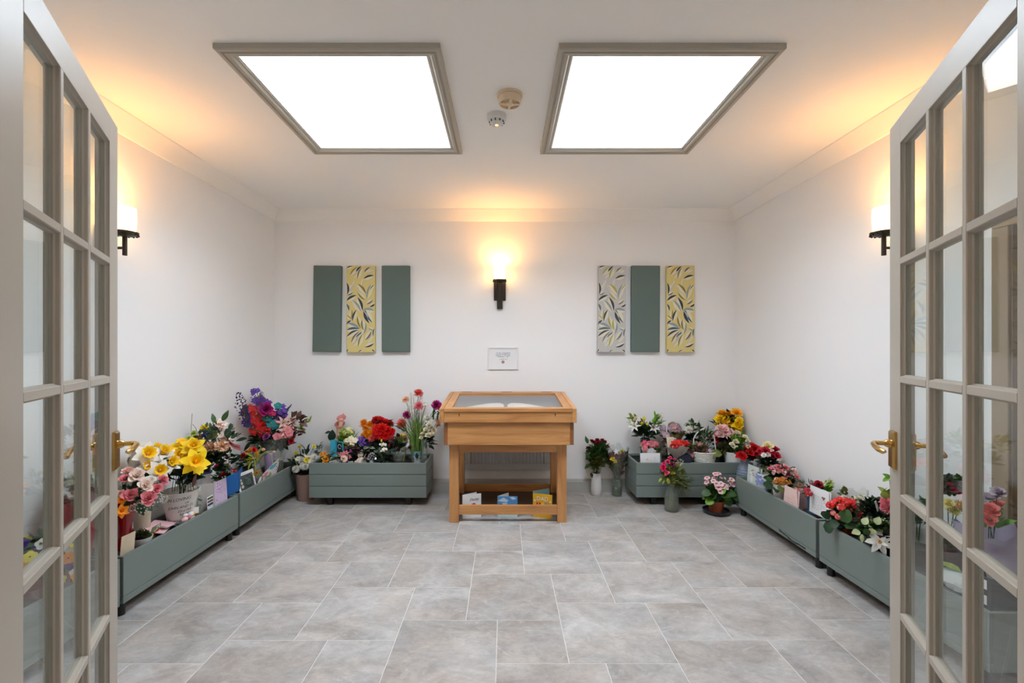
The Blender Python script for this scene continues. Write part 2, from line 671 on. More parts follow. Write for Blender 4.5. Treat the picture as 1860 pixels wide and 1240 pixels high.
# ------------------------------------------------------------------ glazed double doors
def glazed_door(name, hx, hy, dx, dy, sgn):
    """hinge point on the face that looks into the opening, direction to the free edge, sgn = side of that face"""
    L = sqrt(dx * dx + dy * dy)
    d = Vector((dx / L, dy / L, 0))
    n = Vector((d.y, -d.x, 0)) * sgn
    M = Matrix(((d.x, n.x, 0, hx), (d.y, n.y, 0, hy), (0, 0, 1, 0.008), (0, 0, 0, 1)))
    root = bpy.data.objects.new(name, None)
    COL.objects.link(root)
    structure(root)
    root['label'] = 'open glazed door leaf of fifteen panes with greige paint and brass lever handle, %s of the doorway' % ('left' if sgn > 0 else 'right')
    root.matrix_world = M
    W, H, th, st = 0.76, 1.978, 0.034, 0.09
    tr, br = 0.078, 0.175

    def P(nm, m, *b, bev=0.0015):
        return MB().box(*b).build(nm, m, root, smooth=False, bevel=bev)
    P('stile', GREIGE, 0, st, -th, 0, 0, H)
    P('stile', GREIGE, W - st, W, -th, 0, 0, H)
    P('top_rail', GREIGE, st, W - st, -th, 0, H - tr, H)
    P('bottom_rail', GREIGE, st, W - st, -th, 0, 0, br)
    gx0, gx1, gz0, gz1 = st, W - st, br, H - tr
    bw, bd = 0.010, 0.0195
    # bar section across its width: narrow face, moulded flanks, glass rebate
    sec = [(-bw, -.002), (-bw + .002, 0), (bw - .002, 0), (bw, -.002), (bw + .0015, -.008), (bw + .004, -.011), (bw + .004, -.019), (bw + .0015, -.022), (bw - .001, -.028),
           (-bw + .001, -.028), (-bw - .0015, -.022), (-bw - .004, -.019), (-bw - .004, -.011), (-bw - .0015, -.008)]
    cxs = [gx0 + (gx1 - gx0) * i / 3 for i in range(4)]
    czs = [gz0 + (gz1 - gz0) * i / 5 for i in range(6)]
    for i in (1, 2):
        MB().prism([(cxs[i] + a, b) for a, b in sec], gz0, gz1, 'z').build('glazing_bar', GREIGE, root, smooth=False)
    for k in (1, 2, 3, 4):
        for i in range(3):
            a = cxs[i] + (bw if i else 0)
            b = cxs[i + 1] - (bw if i < 2 else 0)
            MB().prism([(p, czs[k] + q) for q, p in sec], a, b, 'x').build('glazing_bar', GREIGE, root, smooth=False)
    # moulding round the frame's inner edge
    q = [(0, -.004), (.0015, -.008), (.004, -.011), (.004, -.019), (.0015, -.022), (0, -.028)]
    mb = MB()
    mb.prism([(gx0 + a, b) for a, b in q], gz0, gz1, 'z').prism([(gx1 - a, b) for a, b in q], gz0, gz1, 'z')
    mb.prism([(b, gz0 + a) for a, b in q], gx0, gx1, 'x').prism([(b, gz1 - a) for a, b in q], gx0, gx1, 'x')
    mb.build('moulding', GREIGE, root, smooth=False)
    for i in range(3):
        for k in range(5):
            e = 0.004
            MB().box(cxs[i] + bw - e if i else cxs[i] + e, cxs[i + 1] - bw + e if i < 2 else cxs[i + 1] - e, -.017, -.013,
                     czs[k] + (bw if k else 0) - (e if k else -e), czs[k + 1] - (bw if k < 4 else 0)).build('pane', PANE, root, smooth=False)
    # lever furniture on both faces
    for s in (1, -1):
        y0 = 0 if s > 0 else -th
        hd = bpy.data.objects.new('handle', None)
        COL.objects.link(hd)
        hd.parent = root
        hd.location = (W - 0.045, y0, 1.008)
        mb = MB()
        pl = [(-.021, -.068), (.021, -.068), (.021, .045), (-.021, .045)]
        p2 = [(-.017, -.063), (.017, -.063), (.017, .040), (-.017, .040)]
        vs = [(a, 0, b) for a, b in pl] + [(a, .006 * s, b) for a, b in pl] + [(a, .011 * s, b) for a, b in p2]
        fs = [(i, (i + 1) % 4, 4 + (i + 1) % 4, 4 + i) for i in range(4)] + [(4 + i, 4 + (i + 1) % 4, 8 + (i + 1) % 4, 8 + i) for i in range(4)] + [(8, 9, 10, 11)]
        mb.add(vs, fs)
        mb.build('plate', BRASS, hd, smooth=False)
        mb = MB()
        mb.tube([(0, .010 * s, .006), (0, .018 * s, .006), (0, .024 * s, .006)], [.013, .012, .009], 14)
        pts = [(0, .02 * s, .006), (0, .040 * s, .006), (-.004, .050 * s, .006), (-.014, .055 * s, .005), (-.034, .056 * s, .002), (-.062, .054 * s, -.003), (-.084, .050 * s, -.004), (-.092, .046 * s, -.003)]
        mb.tube(pts, [.0068, .0068, .0072, .0072, .0074, .0078, .0076, .004], 12)
        mb.build('lever', BRASS, hd, ang=60)
    for z in (0.2, 1.0, 1.75):
        mb = MB()
        mb.tube([(-.004, -th - .005, z - .05), (-.004, -th - .005, z + .05)], .006, 10)
        mb.build('hinge', BRASS, root)
    return root


glazed_door('door_1', -0.815, 0.735, -0.49, 0.872, 1)
glazed_door('door_2', 0.866, 0.722, 0.43, 0.903, -1)

# side door in the right wall, seen through the right leaf
TAUPE = mat('warm_taupe_door_paint', (150, 128, 102), 0.42)
d3 = bpy.data.objects.new('door_3', None)
COL.objects.link(d3)
structure(d3)
d3['label'] = 'plain panelled greige door in the right wall behind the open leaf'
MB().box(HW + .03, HW + .07, DY0 + .004, DY1 - .004, 0.005, DZ - .004).build('leaf', TAUPE, d3, smooth=False, bevel=.002)
for (z0, z1) in ((0.15, 0.68), (0.80, 1.68)):
    for (y0, y1) in ((DY0 + .10, (DY0 + DY1) / 2 - .04), ((DY0 + DY1) / 2 + .04, DY1 - .10)):
        mb = MB()
        a = .02
        vs = [(HW + .03, y0, z0), (HW + .03, y1, z0), (HW + .03, y1, z1), (HW + .03, y0, z1), (HW + .024, y0 + .006, z0 + .006), (HW + .024, y1 - .006, z0 + .006), (HW + .024, y1 - .006, z1 - .006), (HW + .024, y0 + .006, z1 - .006),
              (HW + .029, y0 + a, z0 + a), (HW + .029, y1 - a, z0 + a), (HW + .029, y1 - a, z1 - a), (HW + .029, y0 + a, z1 - a)]
        mb.add(vs, [(i, (i + 1) % 4, 4 + (i + 1) % 4, 4 + i) for i in range(4)] + [(4 + i, 4 + (i + 1) % 4, 8 + (i + 1) % 4, 8 + i) for i in range(4)] + [(8, 9, 10, 11)])
        mb.build('panel_moulding', TAUPE, d3, smooth=False)
aw = 0.067
MB().box(HW - .018, HW, DY1, DY1 + aw, 0, DZ).build('architrave', TAUPE, d3, smooth=False, bevel=.004)
MB().box(HW - .018, HW, DY0 - aw, DY0, 0, DZ).build('architrave', TAUPE, d3, smooth=False, bevel=.004)
MB().box(HW - .018, HW, DY0 - aw, DY1 + aw, DZ, DZ + aw).build('architrave', TAUPE, d3, smooth=False, bevel=.004)
mb = MB()
mb.box(HW, HW + T, DY1 - .003, DY1, 0, DZ).box(HW, HW + T, DY0, DY0 + .003, 0, DZ).box(HW, HW + T, DY0, DY1, DZ - .003, DZ)
mb.build('lining', TAUPE, d3, smooth=False)
HINGE = mat('grey_steel_hinge', (110, 112, 115), 0.4, metal=0.8)
for z in (0.25, 0.95, 1.66):
    MB().tube([(HW + .022, DY1 - .006, z - .045), (HW + .022, DY1 - .006, z + .045)], .006, 10).build('hinge', HINGE, d3)

# corridor ceiling lamp behind the camera
lp = thing('ceiling_light', 'round opal ceiling light in the corridor outside the doors', 'light', (0, -0.7, 2.40))
OPAL = mat('opal_lamp', (255, 250, 240), 0.5, emit=((255, 208, 150), 14.0))
MB().lathe([(.19, 0), (.19, -.02), (.165, -.05), (.10, -.075), (0, -.085)], 28).build('diffuser', OPAL, lp)
MB().lathe([(.20, 0), (.20, -.022), (.191, -.024), (.191, 0)], 28).build('rim', TRIMW, lp)

# ------------------------------------------------------------------ oak display case (book of remembrance stand)
lec = thing('display_case', 'honey oak glass-topped display case on four legs against the back wall', 'display case', (0.028, 3.72, 0))
LX, LY = 0.028, 3.72


def lbox(nm, m, x0, x1, y0, y1, z0, z1, bev=0.002, par=None):
    return MB().box(x0 - LX, x1 - LX, y0 - LY, y1 - LY, z0, z1).build(nm, m, par or lec, smooth=False, bevel=bev)


xl, xr, yf, yb, lw = -0.418, 0.474, 3.457, 4.005, 0.071
for (x, y) in ((xl, yf), (xr - lw, yf), (xl, yb - lw), (xr - lw, yb - lw)):
    lbox('leg', OAKZ, x, x + lw, y, y + lw, 0, 0.60)
lbox('top_rail', OAK, xl + lw, xr - lw, yf + .006, yf + .030, .532, .60)
lbox('top_rail', OAK, xl + lw, xr - lw, yb - .030, yb - .006, .532, .60)
lbox('stretcher', OAK, xl + lw, xr - lw, yf + .006, yf + .030, .058, .129)
lbox('stretcher', OAK, xl + lw, xr - lw, yb - .030, yb - .006, .070, .139)
for x in (xl + .006, xr - .030):
    lbox('top_rail', OAKY, x, x + .024, yf + lw, yb - lw, .532, .60)
    lbox('stretcher', OAKY, x, x + .024, yf + lw, yb - lw, .070, .139)
SHADE_WOOD = wood_mat('dark_shade_board', (58, 46, 36), (78, 62, 48), 0)
lbox('shade_board', SHADE_WOOD, xl + .03, xr - .03, yf + .17, yb - .03, .064, .078)  # added dark board, deepens the shade under the case
# box under the case
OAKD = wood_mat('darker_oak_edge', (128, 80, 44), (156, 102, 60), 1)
bx0, bx1, by0, by1, bz0, bz1 = -0.452, 0.520, 3.402, 4.055, .600, .772
lbox('front_board', OAK, bx0 + .028, bx1 - .028, by0, by0 + .022, bz0, bz1)
lbox('side_board', OAKD, bx0, bx0 + .028, by0 + .004, by1, bz0, bz1)
lbox('side_board', OAKD, bx1 - .028, bx1, by0 + .004, by1, bz0, bz1)
lbox('back_board', OAK, bx0 + .028, bx1 - .028, by1 - .022, by1, bz0, bz1)
lbox('base_board', OAK, bx0 + .028, bx1 - .028, by0 + .022, by1 - .022, bz0 + .01, bz0 + .02, 0)
# sloping case
cx0, cx1, cy0, cy1 = -0.482, 0.536, 3.370, 4.070
zf, zb, zbot = 0.876, 0.941, 0.772
sw = 0.032
side = [(cy0 - LY, zbot), (cy1 - LY, zbot), (cy1 - LY, zb), (cy0 - LY, zf)]
for x in (cx0, cx1 - sw):
    MB().prism(side, x - LX, x + sw - LX, 'x').build('case_side', OAKY, lec, smooth=False, bevel=.002)
lbox('case_front', OAK, cx0 + sw, cx1 - sw, cy0 + .008, cy0 + .030, zbot, zf - .026)
lbox('case_back', OAK, cx0 + sw, cx1 - sw, cy1 - .022, cy1, zbot, zb - .004)
LINING = mat('slate_felt_lining', (146, 153, 161), 0.95)
lbox('lining', LINING, cx0 + sw, cx1 - sw, cy0 + .03, cy1 - .022, zbot, zbot + .008, 0)
lbox('lining', LINING, cx0 + sw, cx1 - sw, cy1 - .027, cy1 - .0225, zbot + .009, zb - .03, 0)
for x in (cx0 + sw + .0005, cx1 - sw - .0045):
    MB().prism([(cy0 + .032 - LY, zbot + .009), (cy1 - .028 - LY, zbot + .009), (cy1 - .028 - LY, zb - .032), (cy0 + .032 - LY, zf - .028)], x - LX, x + .004 - LX, 'x').build('lining', LINING, lec, smooth=False)
sl = atan2(zb - zf, cy1 - cy0)
ML = Matrix.Translation((-LX, cy0 - LY, zf)) @ Matrix.Rotation(sl, 4, 'X')
lid = bpy.data.objects.new('lid', None)
COL.objects.link(lid)
lid.parent = lec
fx0, fx1, s0, s1, fm = cx0 + sw + .003, cx1 - sw - .003, -.004, .672, .057


def lidbox(nm, m, x0, x1, a, b, n0, n1, bev=.0015):
    return MB().box(x0, x1, a, b, n0, n1, M=ML).build(nm, m, lid, smooth=False, bevel=bev)


lidbox('lid_frame', OAKY, fx0, fx0 + fm, s0 + fm, s1 - .05, -.024, .001)
lidbox('lid_frame', OAKY, fx1 - fm, fx1, s0 + fm, s1 - .05, -.024, .001)
lidbox('lid_frame', OAK, fx0, fx1, s0, s0 + fm, -.024, .001)
lidbox('lid_frame', OAK, fx0, fx1, s1 - .05, s1, -.024, .001)
lidbox('glass', GLASS, fx0 + fm - .004, fx1 - fm + .004, s0 + fm - .004, s1 - .046, -.014, -.009, 0)
MB().box(cx0 + sw, cx1 - sw, s1 + .002, .70, -.024, .001, M=ML).build('hinge_rail', OAK, lec, smooth=False, bevel=.001)
for x in (-.335, .02, .372):
    MB().box(x - .045, x + .045, s1 - .006, s1 + .012, .0012, .003, M=ML).build('hinge', mat('aged_brass', (96, 74, 44), 0.4, metal=0.8), lec, smooth=False)
for x in (-.335, .378):
    k = MB()
    pts = [(.0045 * cos(2 * pi * i / 12), .007 + .0045 * sin(2 * pi * i / 12)) for i in range(12)]
    k.prism([(x - LX + a, .826 + b) for a, b in pts], cy0 + .0065 - LY, cy0 + .012 - LY, 'y')
    k.box(x - .002 - LX, x + .002 - LX, cy0 + .0065 - LY, cy0 + .012 - LY, .818, .832)
    k.build('keyhole', BLACK, lec, smooth=False)

# the open book inside
bk = thing('open_book', 'open white-paged book lying under the glass of the oak case', 'book', (.012, 3.74, .797))
PAPER = mat('book_paper', (248, 247, 243), 0.8)
for s in (-1, 1):
    prof = [(.014, 0), (.36, 0), (.365, .012)]
    for i in range(11):
        u = 1 - i / 10
        prof.append((.016 + u * .335, .016 + .046 * (sin(pi * min(1, .18 + .74 * (1 - u)) * .62) ** 1.6) - (0.012 * max(0, .1 - u) / .1)))
    MB().prism([(s * a, b) for a, b in prof], -.13, .16, 'y').build('page_block', PAPER, bk, ang=30)
MB().box(-.37, .37, -.135, .165, -.001, .0).build('cover', mat('book_cover_navy', (40, 48, 66), 0.6), bk, smooth=False)
MB().box(-.30, .30, -.10, .13, -.017, -.0012).build('book_rest', mat('book_cover_navy', (40, 48, 66), 0.6), bk, smooth=False)

# radiator behind the case
RADW = mat('radiator_enamel', (196, 199, 200), 0.35)
rad = thing('radiator', 'white ribbed panel radiator on the back wall behind the oak display case', 'radiator', (.03, 4.150, .22))
mb = MB()
n = 23
w0, w1 = -.36, .36
fx = [(-.40, 0.0)]
for i in range(n):
    a = w0 + (w1 - w0) * i / n
    st = (w1 - w0) / n
    fx += [(a, 0.0), (a + st * .2, -.008), (a + st * .6, -.008), (a + st * .8, 0.0)]
fx += [(.40, 0.0)]
poly = fx + [(.40, .02), (-.40, .02)]
mb.prism(poly, .06, .50, 'z')
mb.build('fluted_panel', RADW, rad, smooth=False)
MB().box(-.415, .415, -.002, .022, 0, .06).build('bottom_rail', RADW, rad, smooth=False, bevel=.004)
MB().box(-.415, .415, -.012, .045, .50, .53).build('top_grille', RADW, rad, smooth=False, bevel=.004)
for x in (-.3, .3):
    MB().box(x - .02, x + .02, .02, .064, .10, .45).build('bracket', RADW, rad, smooth=False)

# ------------------------------------------------------------------ wall lights
SHADE = mat('lit_glass_shade', (255, 236, 200), 0.4, emit=((255, 196, 110), 10.0))
GLOW = mat('lit_bulb', (255, 236, 200), 0.4, emit=((255, 214, 140), 12.0))


def sconce(label, loc, rz):
    """local: wall plane at y = 0, room towards -y"""
    t = thing('wall_sconce', label, 'wall light', loc, 'bronze candle wall lights', rz)
    MB().box(-.055, .055, -.014, 0, -.205, -.005).build('back_plate', BRONZE, t, smooth=False, bevel=.003)
    mb = MB()
    mb.box(-.026, .026, -.030, -.014, -.285, -.045)
    mb.box(-.013, .013, -.030, -.0, -.05, .105)
    mb.build('bracket', BRONZE, t, smooth=False, bevel=.003)
    mb = MB()
    mb.tube([(0, -.02, -.115), (0, -.112, -.115)], .007, 10)
    mb.tube([(0, -.112, -.155), (0, -.112, -.055)], [.011, .011], 12)
    mb.build('arm', BRONZE, t)
    mb = MB()
    mb.lathe([(.012, -.056), (.040, -.050), (.060, -.040), (.061, -.030), (.052, -.030), (.046, -.036), (0, -.036)], 28, (0, -.112, 0))
    for i in range(16):
        a = 2 * pi * i / 16
        mb.ball((.057 * cos(a), -.112 + .057 * sin(a), -.044), .0065, 6, 4)
    mb.build('cup', BRONZE, t)
    mb = MB()
    mb.lathe([(.040, -.035), (.047, -.02), (.050, .02), (.051, .06), (.049, .098), (.046, .098), (.048, .06), (.047, .02), (.044, -.02), (.038, -.033)], 28, (0, -.112, 0))
    mb.build('shade', SHADE, t)
    MB().ball((0, -.112, .03), .018, 12, 8, sc=(1, 1, 1.7)).build('bulb', GLOW, t)
    for z, e, r in ((.070, WARM * 0.75, .030),):
        l = bpy.data.lights.new('sconce_bulb', 'POINT')
        l.energy = e
        l.color = lin((255, 192, 112))[:3]
        l.shadow_soft_size = r
        lo = bpy.data.objects.new('sconce_bulb', l)
        COL.objects.link(lo)
        lo.parent = t
        lo.location = (0, -.112, z)
    return t


sconce('bronze candle wall light with lit shade on the back wall above the notice', (-.0417, YB, 1.975), 0)
sconce('lit bronze candle wall light on the left wall', (-HW, 2.42, 1.965), pi / 2)
sconce('lit bronze candle wall light on the right wall', (HW, 2.42, 1.965), -pi / 2)

# ------------------------------------------------------------------ fabric wall panels
FAB_G = mat('sage_green_fabric', (98, 112, 106), 0.9, bump=0.25, bscale=700, sheen=0.0)
FAB_Y = mat('yellow_print_fabric', (216, 198, 130), 0.9, bump=0.2, bscale=700)
FAB_S = mat('silver_print_fabric', (196, 193, 190), 0.9, bump=0.2, bscale=700)
CRM = mat('print_cream', (222, 214, 190), 0.9)
PRN = {'n': mat('print_navy', (52, 62, 84), 0.9), 't': mat('print_teal', (70, 98, 112), 0.9), 'o': mat('print_olive', (140, 124, 60), 0.9),
       'g': mat('print_grey_blue', (142, 156, 164), 0.9), 'p': mat('print_pale', (196, 192, 186), 0.9), 'u': mat('print_mauve_grey', (112, 104, 112), 0.9)}
PRS = {'n': mat('print_charcoal', (66, 72, 76), 0.9), 't': mat('print_slate', (96, 110, 112), 0.9), 'o': mat('print_citron', (172, 166, 82), 0.9),
       'g': mat('print_grey_blue', (142, 156, 164), 0.9), 'p': mat('print_pale2', (212, 208, 200), 0.9), 'u': mat('print_grey', (128, 126, 122), 0.9)}
LEAFS = [(80, 8, 2, 36, 14, 'n'), (190, 8, 120, 95, 24, 'n'), (150, 12, 45, 125, 16, 'o'), (190, 40, 85, 155, 16, 'p'), (198, 20, 140, 165, 20, 'o'),
         (300, 22, 225, 85, 22, 'u'), (335, 60, 275, 95, 12, 'p'), (345, 125, 215, 165, 24, 'n'), (90, 225, 15, 345, 18, 'p'), (8, 215, 14, 360, 26, 'n'),
         (85, 330, 10, 368, 16, 'u'), (126, 370, 2, 440, 28, 'n'), (145, 230, 245, 352, 28, 'o'), (105, 245, 238, 362, 9, 'p'), (140, 330, 246, 430, 18, 'o'),
         (315, 225, 258, 420, 22, 'g'), (350, 240, 300, 300, 14, 'o'), (332, 425, 250, 482, 18, 'u'), (75, 430, 182, 570, 24, 'g'), (140, 395, 202, 560, 30, 'n'),
         (356, 475, 295, 512, 22, 'n'), (210, 545, 352, 562, 30, 'g'), (220, 550, 290, 718, 32, 'n'), (235, 545, 326, 708, 28, 't'), (214, 565, 272, 655, 15, 'p'),
         (2, 475, 32, 562, 24, 't'), (128, 550, 78, 692, 22, 'n'), (66, 545, 56, 672, 14, 'o'), (62, 668, 2, 622, 13, 'o'), (60, 682, 2, 738, 24, 'n'),
         (140, 630, 187, 782, 22, 'o'), (200, 670, 216, 805, 24, 'o'), (242, 705, 214, 856, 22, 'g'), (172, 786, 4, 716, 32, 'g'), (162, 786, 2, 802, 28, 't'),
         (152, 800, 2, 888, 22, 'n'), (166, 816, 60, 962, 18, 'u'), (192, 826, 124, 938, 30, 't'), (196, 840, 90, 1004, 18, 'p'), (206, 850, 150, 1010, 20, 'o'),
         (312, 815, 235, 926, 22, 'u'), (275, 775, 352, 802, 16, 'g'), (352, 780, 340, 880, 16, 't'), (346, 965, 230, 1012, 20, 'n'), (352, 1070, 318, 1046, 14, 'n'),
         (24, 1040, 6, 1076, 14, 'n'), (200, 1050, 150, 1078, 14, 'u'), (330, 870, 270, 950, 12, 'p'), (100, 180, 60, 250, 8, 'p'), (215, 160, 190, 260, 8, 'p')]


def wall_panel(px0, py0, px1, py1, label, kind, tilt=0.0):
    yf_ = YB - .042
    a, b = at(px0, py1, yf_), at(px1, py0, yf_)
    c = (a + b) / 2
    w, h = (b.x - a.x) / 2, (b.z - a.z) / 2
    t = thing('wall_panel', label, 'wall panel', (c.x, YB, c.z), 'upholstered wall panels')
    t.rotation_euler = (0, radians(tilt), 0)
    m = {'g': FAB_G, 'y': FAB_Y, 's': FAB_S}[kind]
    MB().box(-w, w, -.042, -.002, -h, h).build('padded_board', m, t, smooth=False, bevel=.006)
    if kind != 'g':
        P = PRN if kind == 'y' else PRS
        mats = [CRM] + [P[k] for k in 'ntogpu']
        mb = MB()
        sx, sz = 2 * w / 358, 2 * h / 1080

        def leaf(x0, y0, x1, y1, ww, mi, yy):
            d = Vector((x1 - x0, y1 - y0))
            L = d.length
            d /= L
            nrm = Vector((-d.y, d.x))
            bend = (1 if (x0 * 7 + y0 * 3) % 2 < 1 else -1) * .10 * L
            up, dn = [], []
            for i in range(9):
                u = i / 8
                cc = Vector((x0, y0)) + d * (L * u) + nrm * (bend * sin(pi * u) - 0)
                k = ww * .5 * sin(pi * (.02 + .96 * u)) ** .8
                up.append(cc + nrm * k)
                dn.append(cc - nrm * k)
            ring = up + dn[::-1]
            vs = []
            for p in ring:
                X = min(352, max(6, p.x)) * sx - w
                Z = h - min(1074, max(6, p.y)) * sz
                vs.append((X, yy, Z))
            n = len(up)
            fs = [(i, i + 1, 2 * n - 2 - i, 2 * n - 1 - i) for i in range(n - 1)]
            mb.add(vs, fs, mi)
        for q, (x0, y0, x1, y1, ww, k) in enumerate(LEAFS):
            leaf(x0 + 1, y0 - 4, x1 - 2, y1 + 4, ww + 6, 0, -.0425 - q * 4e-6)
        for q, (x0, y0, x1, y1, ww, k) in enumerate(LEAFS):
            leaf(x0, y0, x1, y1, ww, 1 + 'ntogpu'.index(k), -.0428 - q * 4e-6)
        o = mb.build('leaf_print', mats, t, smooth=False)
        o['kind'] = 'stuff'
    return t


wall_panel(568, 482, 619, 639, 'plain sage green fabric panel, first from the left corner on the back wall', 'g', .8)
wall_panel(629, 482, 681, 640, 'yellow leaf-print fabric panel between two plain green panels', 'y')
wall_panel(693, 482, 744, 639, 'plain sage green fabric panel between yellow leaf-print panel and candle wall light', 'g')
wall_panel(1086, 482, 1137, 640, 'silver grey leaf-print fabric panel on the back wall', 's', .8)
wall_panel(1147, 482, 1199, 639, 'plain sage green fabric panel between the silver and yellow leaf-print panels', 'g', .3)
wall_panel(1211, 482, 1262, 640, 'yellow leaf-print fabric panel nearest the right corner of the back wall', 'y')

# ------------------------------------------------------------------ framed notice
WHITE = mat('white_frame', (232, 232, 232), 0.5)
PAPERW = mat('white_paper', (236, 236, 238), 0.8)
INK = mat('grey_ink', (96, 96, 102), 0.8)
ROSEG = mat('rose_gold_print', (190, 150, 130), 0.5)
a, b = at(886, 671, YB - .012), at(942, 630, YB - .012)
c = (a + b) / 2
w, h = (b.x - a.x) / 2, (b.z - a.z) / 2
nt_ = thing('framed_notice', 'small white framed notice with printed lines above the oak case', 'sign', (c.x, YB, c.z))
f_ = .013
for (x0, x1, z0, z1) in ((-w, -w + f_, -h, h), (w - f_, w, -h, h), (-w + f_, w - f_, -h, -h + f_), (-w + f_, w - f_, h - f_, h)):
    MB().box(x0, x1, -.014, 0, z0, z1).build('frame', WHITE, nt_, smooth=False, bevel=.0015)
sheet = MB().box(-w + f_, w - f_, -.007, -.001, -h + f_, h - f_).build('sheet', PAPERW, nt_, smooth=False)
rn = random.Random(4)
mb = MB()
for (zc, ww, k) in ((.048, .130, 3), (.0365, .135, 5), (.025, .138, 4), (.0135, .105, 3)):
    scribble(mb, -ww / 2, zc - .004, ww, .0095, rn, 0, .0016, -.0076, k)
ink = mb.build('lettering', INK, sheet, smooth=False)
me = text_mesh('THANK YOU', .0125)
o = put('lettering', me, sheet)
me.materials.append(INK)
o.rotation_euler = (pi / 2, 0, 0)
o.location = (0.002, -.0078, -.010)
mb = MB()
for i in range(5):
    aa = radians(90 + 72 * i)
    mb.petal(.016, .006, 0, 0, 0.001, 0, M=Matrix.Translation((-.002, -.0078, -.034)) @ Matrix.Rotation(pi / 2, 4, 'X') @ Matrix.Rotation(aa, 4, 'Z'), cup=0)
mb.build('emblem', ROSEG, sheet, smooth=False)

# ------------------------------------------------------------------ smoke detectors
CREAM = mat('cream_plastic', (222, 202, 172), 0.45)
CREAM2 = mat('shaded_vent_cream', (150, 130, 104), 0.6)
WPL = mat('white_plastic', (222, 222, 220), 0.4)
d1 = thing('smoke_detector', 'larger cream smoke detector with cross-shaped vents on the ceiling', 'smoke detector', (.028, 2.30, ZC))
MB().lathe([(.064, 0), (.064, -.010), (.060, -.014), (.050, -.014)], 36).build('base_ring', CREAM, d1)
MB().lathe([(.052, -.012), (.060, -.016), (.059, -.038), (.053, -.046), (.049, -.046), (.049, -.036)], 36).build('housing', CREAM, d1)
MB().lathe([(.050, -.034), (.0, -.034)], 24).build('chamber', CREAM2, d1)
for i in range(4):
    M = Matrix.Rotation(pi / 2 * i + .08, 4, 'Z')
    MB().box(.012, .051, -.0075, .0075, -.049, -.034, M=M).build('vent_bar', CREAM, d1, smooth=False, bevel=.002)
MB().lathe([(.018, -.034), (.018, -.050), (.012, -.053), (0, -.053)], 24).build('hub', CREAM, d1)
d2 = thing('smoke_detector', 'smaller white smoke detector with dark slots and a glowing orange reflection on the ceiling', 'smoke detector', (-.042, 2.50, ZC))
MB().lathe([(.053, 0), (.053, -.020), (.049, -.026), (.042, -.030)], 36).build('housing', WPL, d2)
mb = MB()
mb.lathe([(.041, -.029), (.036, -.044), (.024, -.052), (0, -.053)], 36)
mb.build('sensor_cap', WPL, d2)
for i in range(10):
    aa = 2 * pi * i / 10 + .15
    M = Matrix.Rotation(aa, 4, 'Z') @ Matrix.Translation((.0392, 0, -.037)) @ Matrix.Rotation(radians(-18), 4, 'Y')
    MB().box(-.003, .0025, -.0026, .0026, -.006, .006, M=M).build('slot', BLACK, d2, smooth=False)
MB().lathe([(.009, -.0525), (.007, -.055), (0, -.0555)], 16).build('reflected_glow', mat('amber_reflection', (255, 200, 120), 0.3, emit=((255, 190, 90), 3.0)), d2)


# ------------------------------------------------------------------ planters
def slatted_planter(label, x0, x1, y0, y1):
    zb_, zt_ = .071, .362
    c = ((x0 + x1) / 2, (y0 + y1) / 2, 0)
    t = thing('slatted_planter', label, 'planter', c, 'planters of grey green boards along the back wall')
    g = .004
    bh = (zt_ - zb_ - 2 * g) / 3
    k = .022
    X0, X1, Y0_, Y1_ = x0 - c[0], x1 - c[0], y0 - c[1], y1 - c[1]
    for i in range(3):
        z0 = zb_ + i * (bh + g)
        for b in ((X0, X1, Y0_, Y0_ + k), (X0, X1, Y1_ - k, Y1_), (X0, X0 + k, Y0_ + k, Y1_ - k), (X1 - k, X1, Y0_ + k, Y1_ - k)):
            MB().box(*b, z0, z0 + bh).build('board', SAGE, t, smooth=False, bevel=.003)
    mb = MB()
    e = .004
    mb.box(X0 + e + .006, X1 - e - .006, Y0_ + .008, Y0_ + k + .006, zb_ + .01, zt_ - .015).box(X0 + e + .006, X1 - e - .006, Y1_ - k - .006, Y1_ - .008, zb_ + .01, zt_ - .015)
    mb.box(X0 + .008, X0 + k + .006, Y0_ + .01, Y1_ - .01, zb_ + .01, zt_ - .015).box(X1 - k - .006, X1 - .008, Y0_ + .01, Y1_ - .01, zb_ + .01, zt_ - .015)
    mb.build('liner', mat('dark_green_liner', (52, 60, 56), 0.7), t, smooth=False)
    MB().box(X0 + k + .006, X1 - k - .006, Y0_ + k + .006, Y1_ - k - .006, zb_ + .02, .325).build('soil', SOIL, t, smooth=False)
    for x in (X0 + .16, X1 - .16):
        for y in (Y0_ + .06, Y1_ - .06):
            MB().box(x - .022, x + .022, y - .022, y + .022, 0, zb_ + .012).build('foot', BLACK, t, smooth=False, bevel=.003)
    return t


slatted_planter('grey green slatted planter between the left corner and the oak case', -1.640, -.654, 3.82, 4.18)
slatted_planter('grey green slatted planter against the back wall right of the oak case', 1.111, 2.095, 3.83, 4.19)


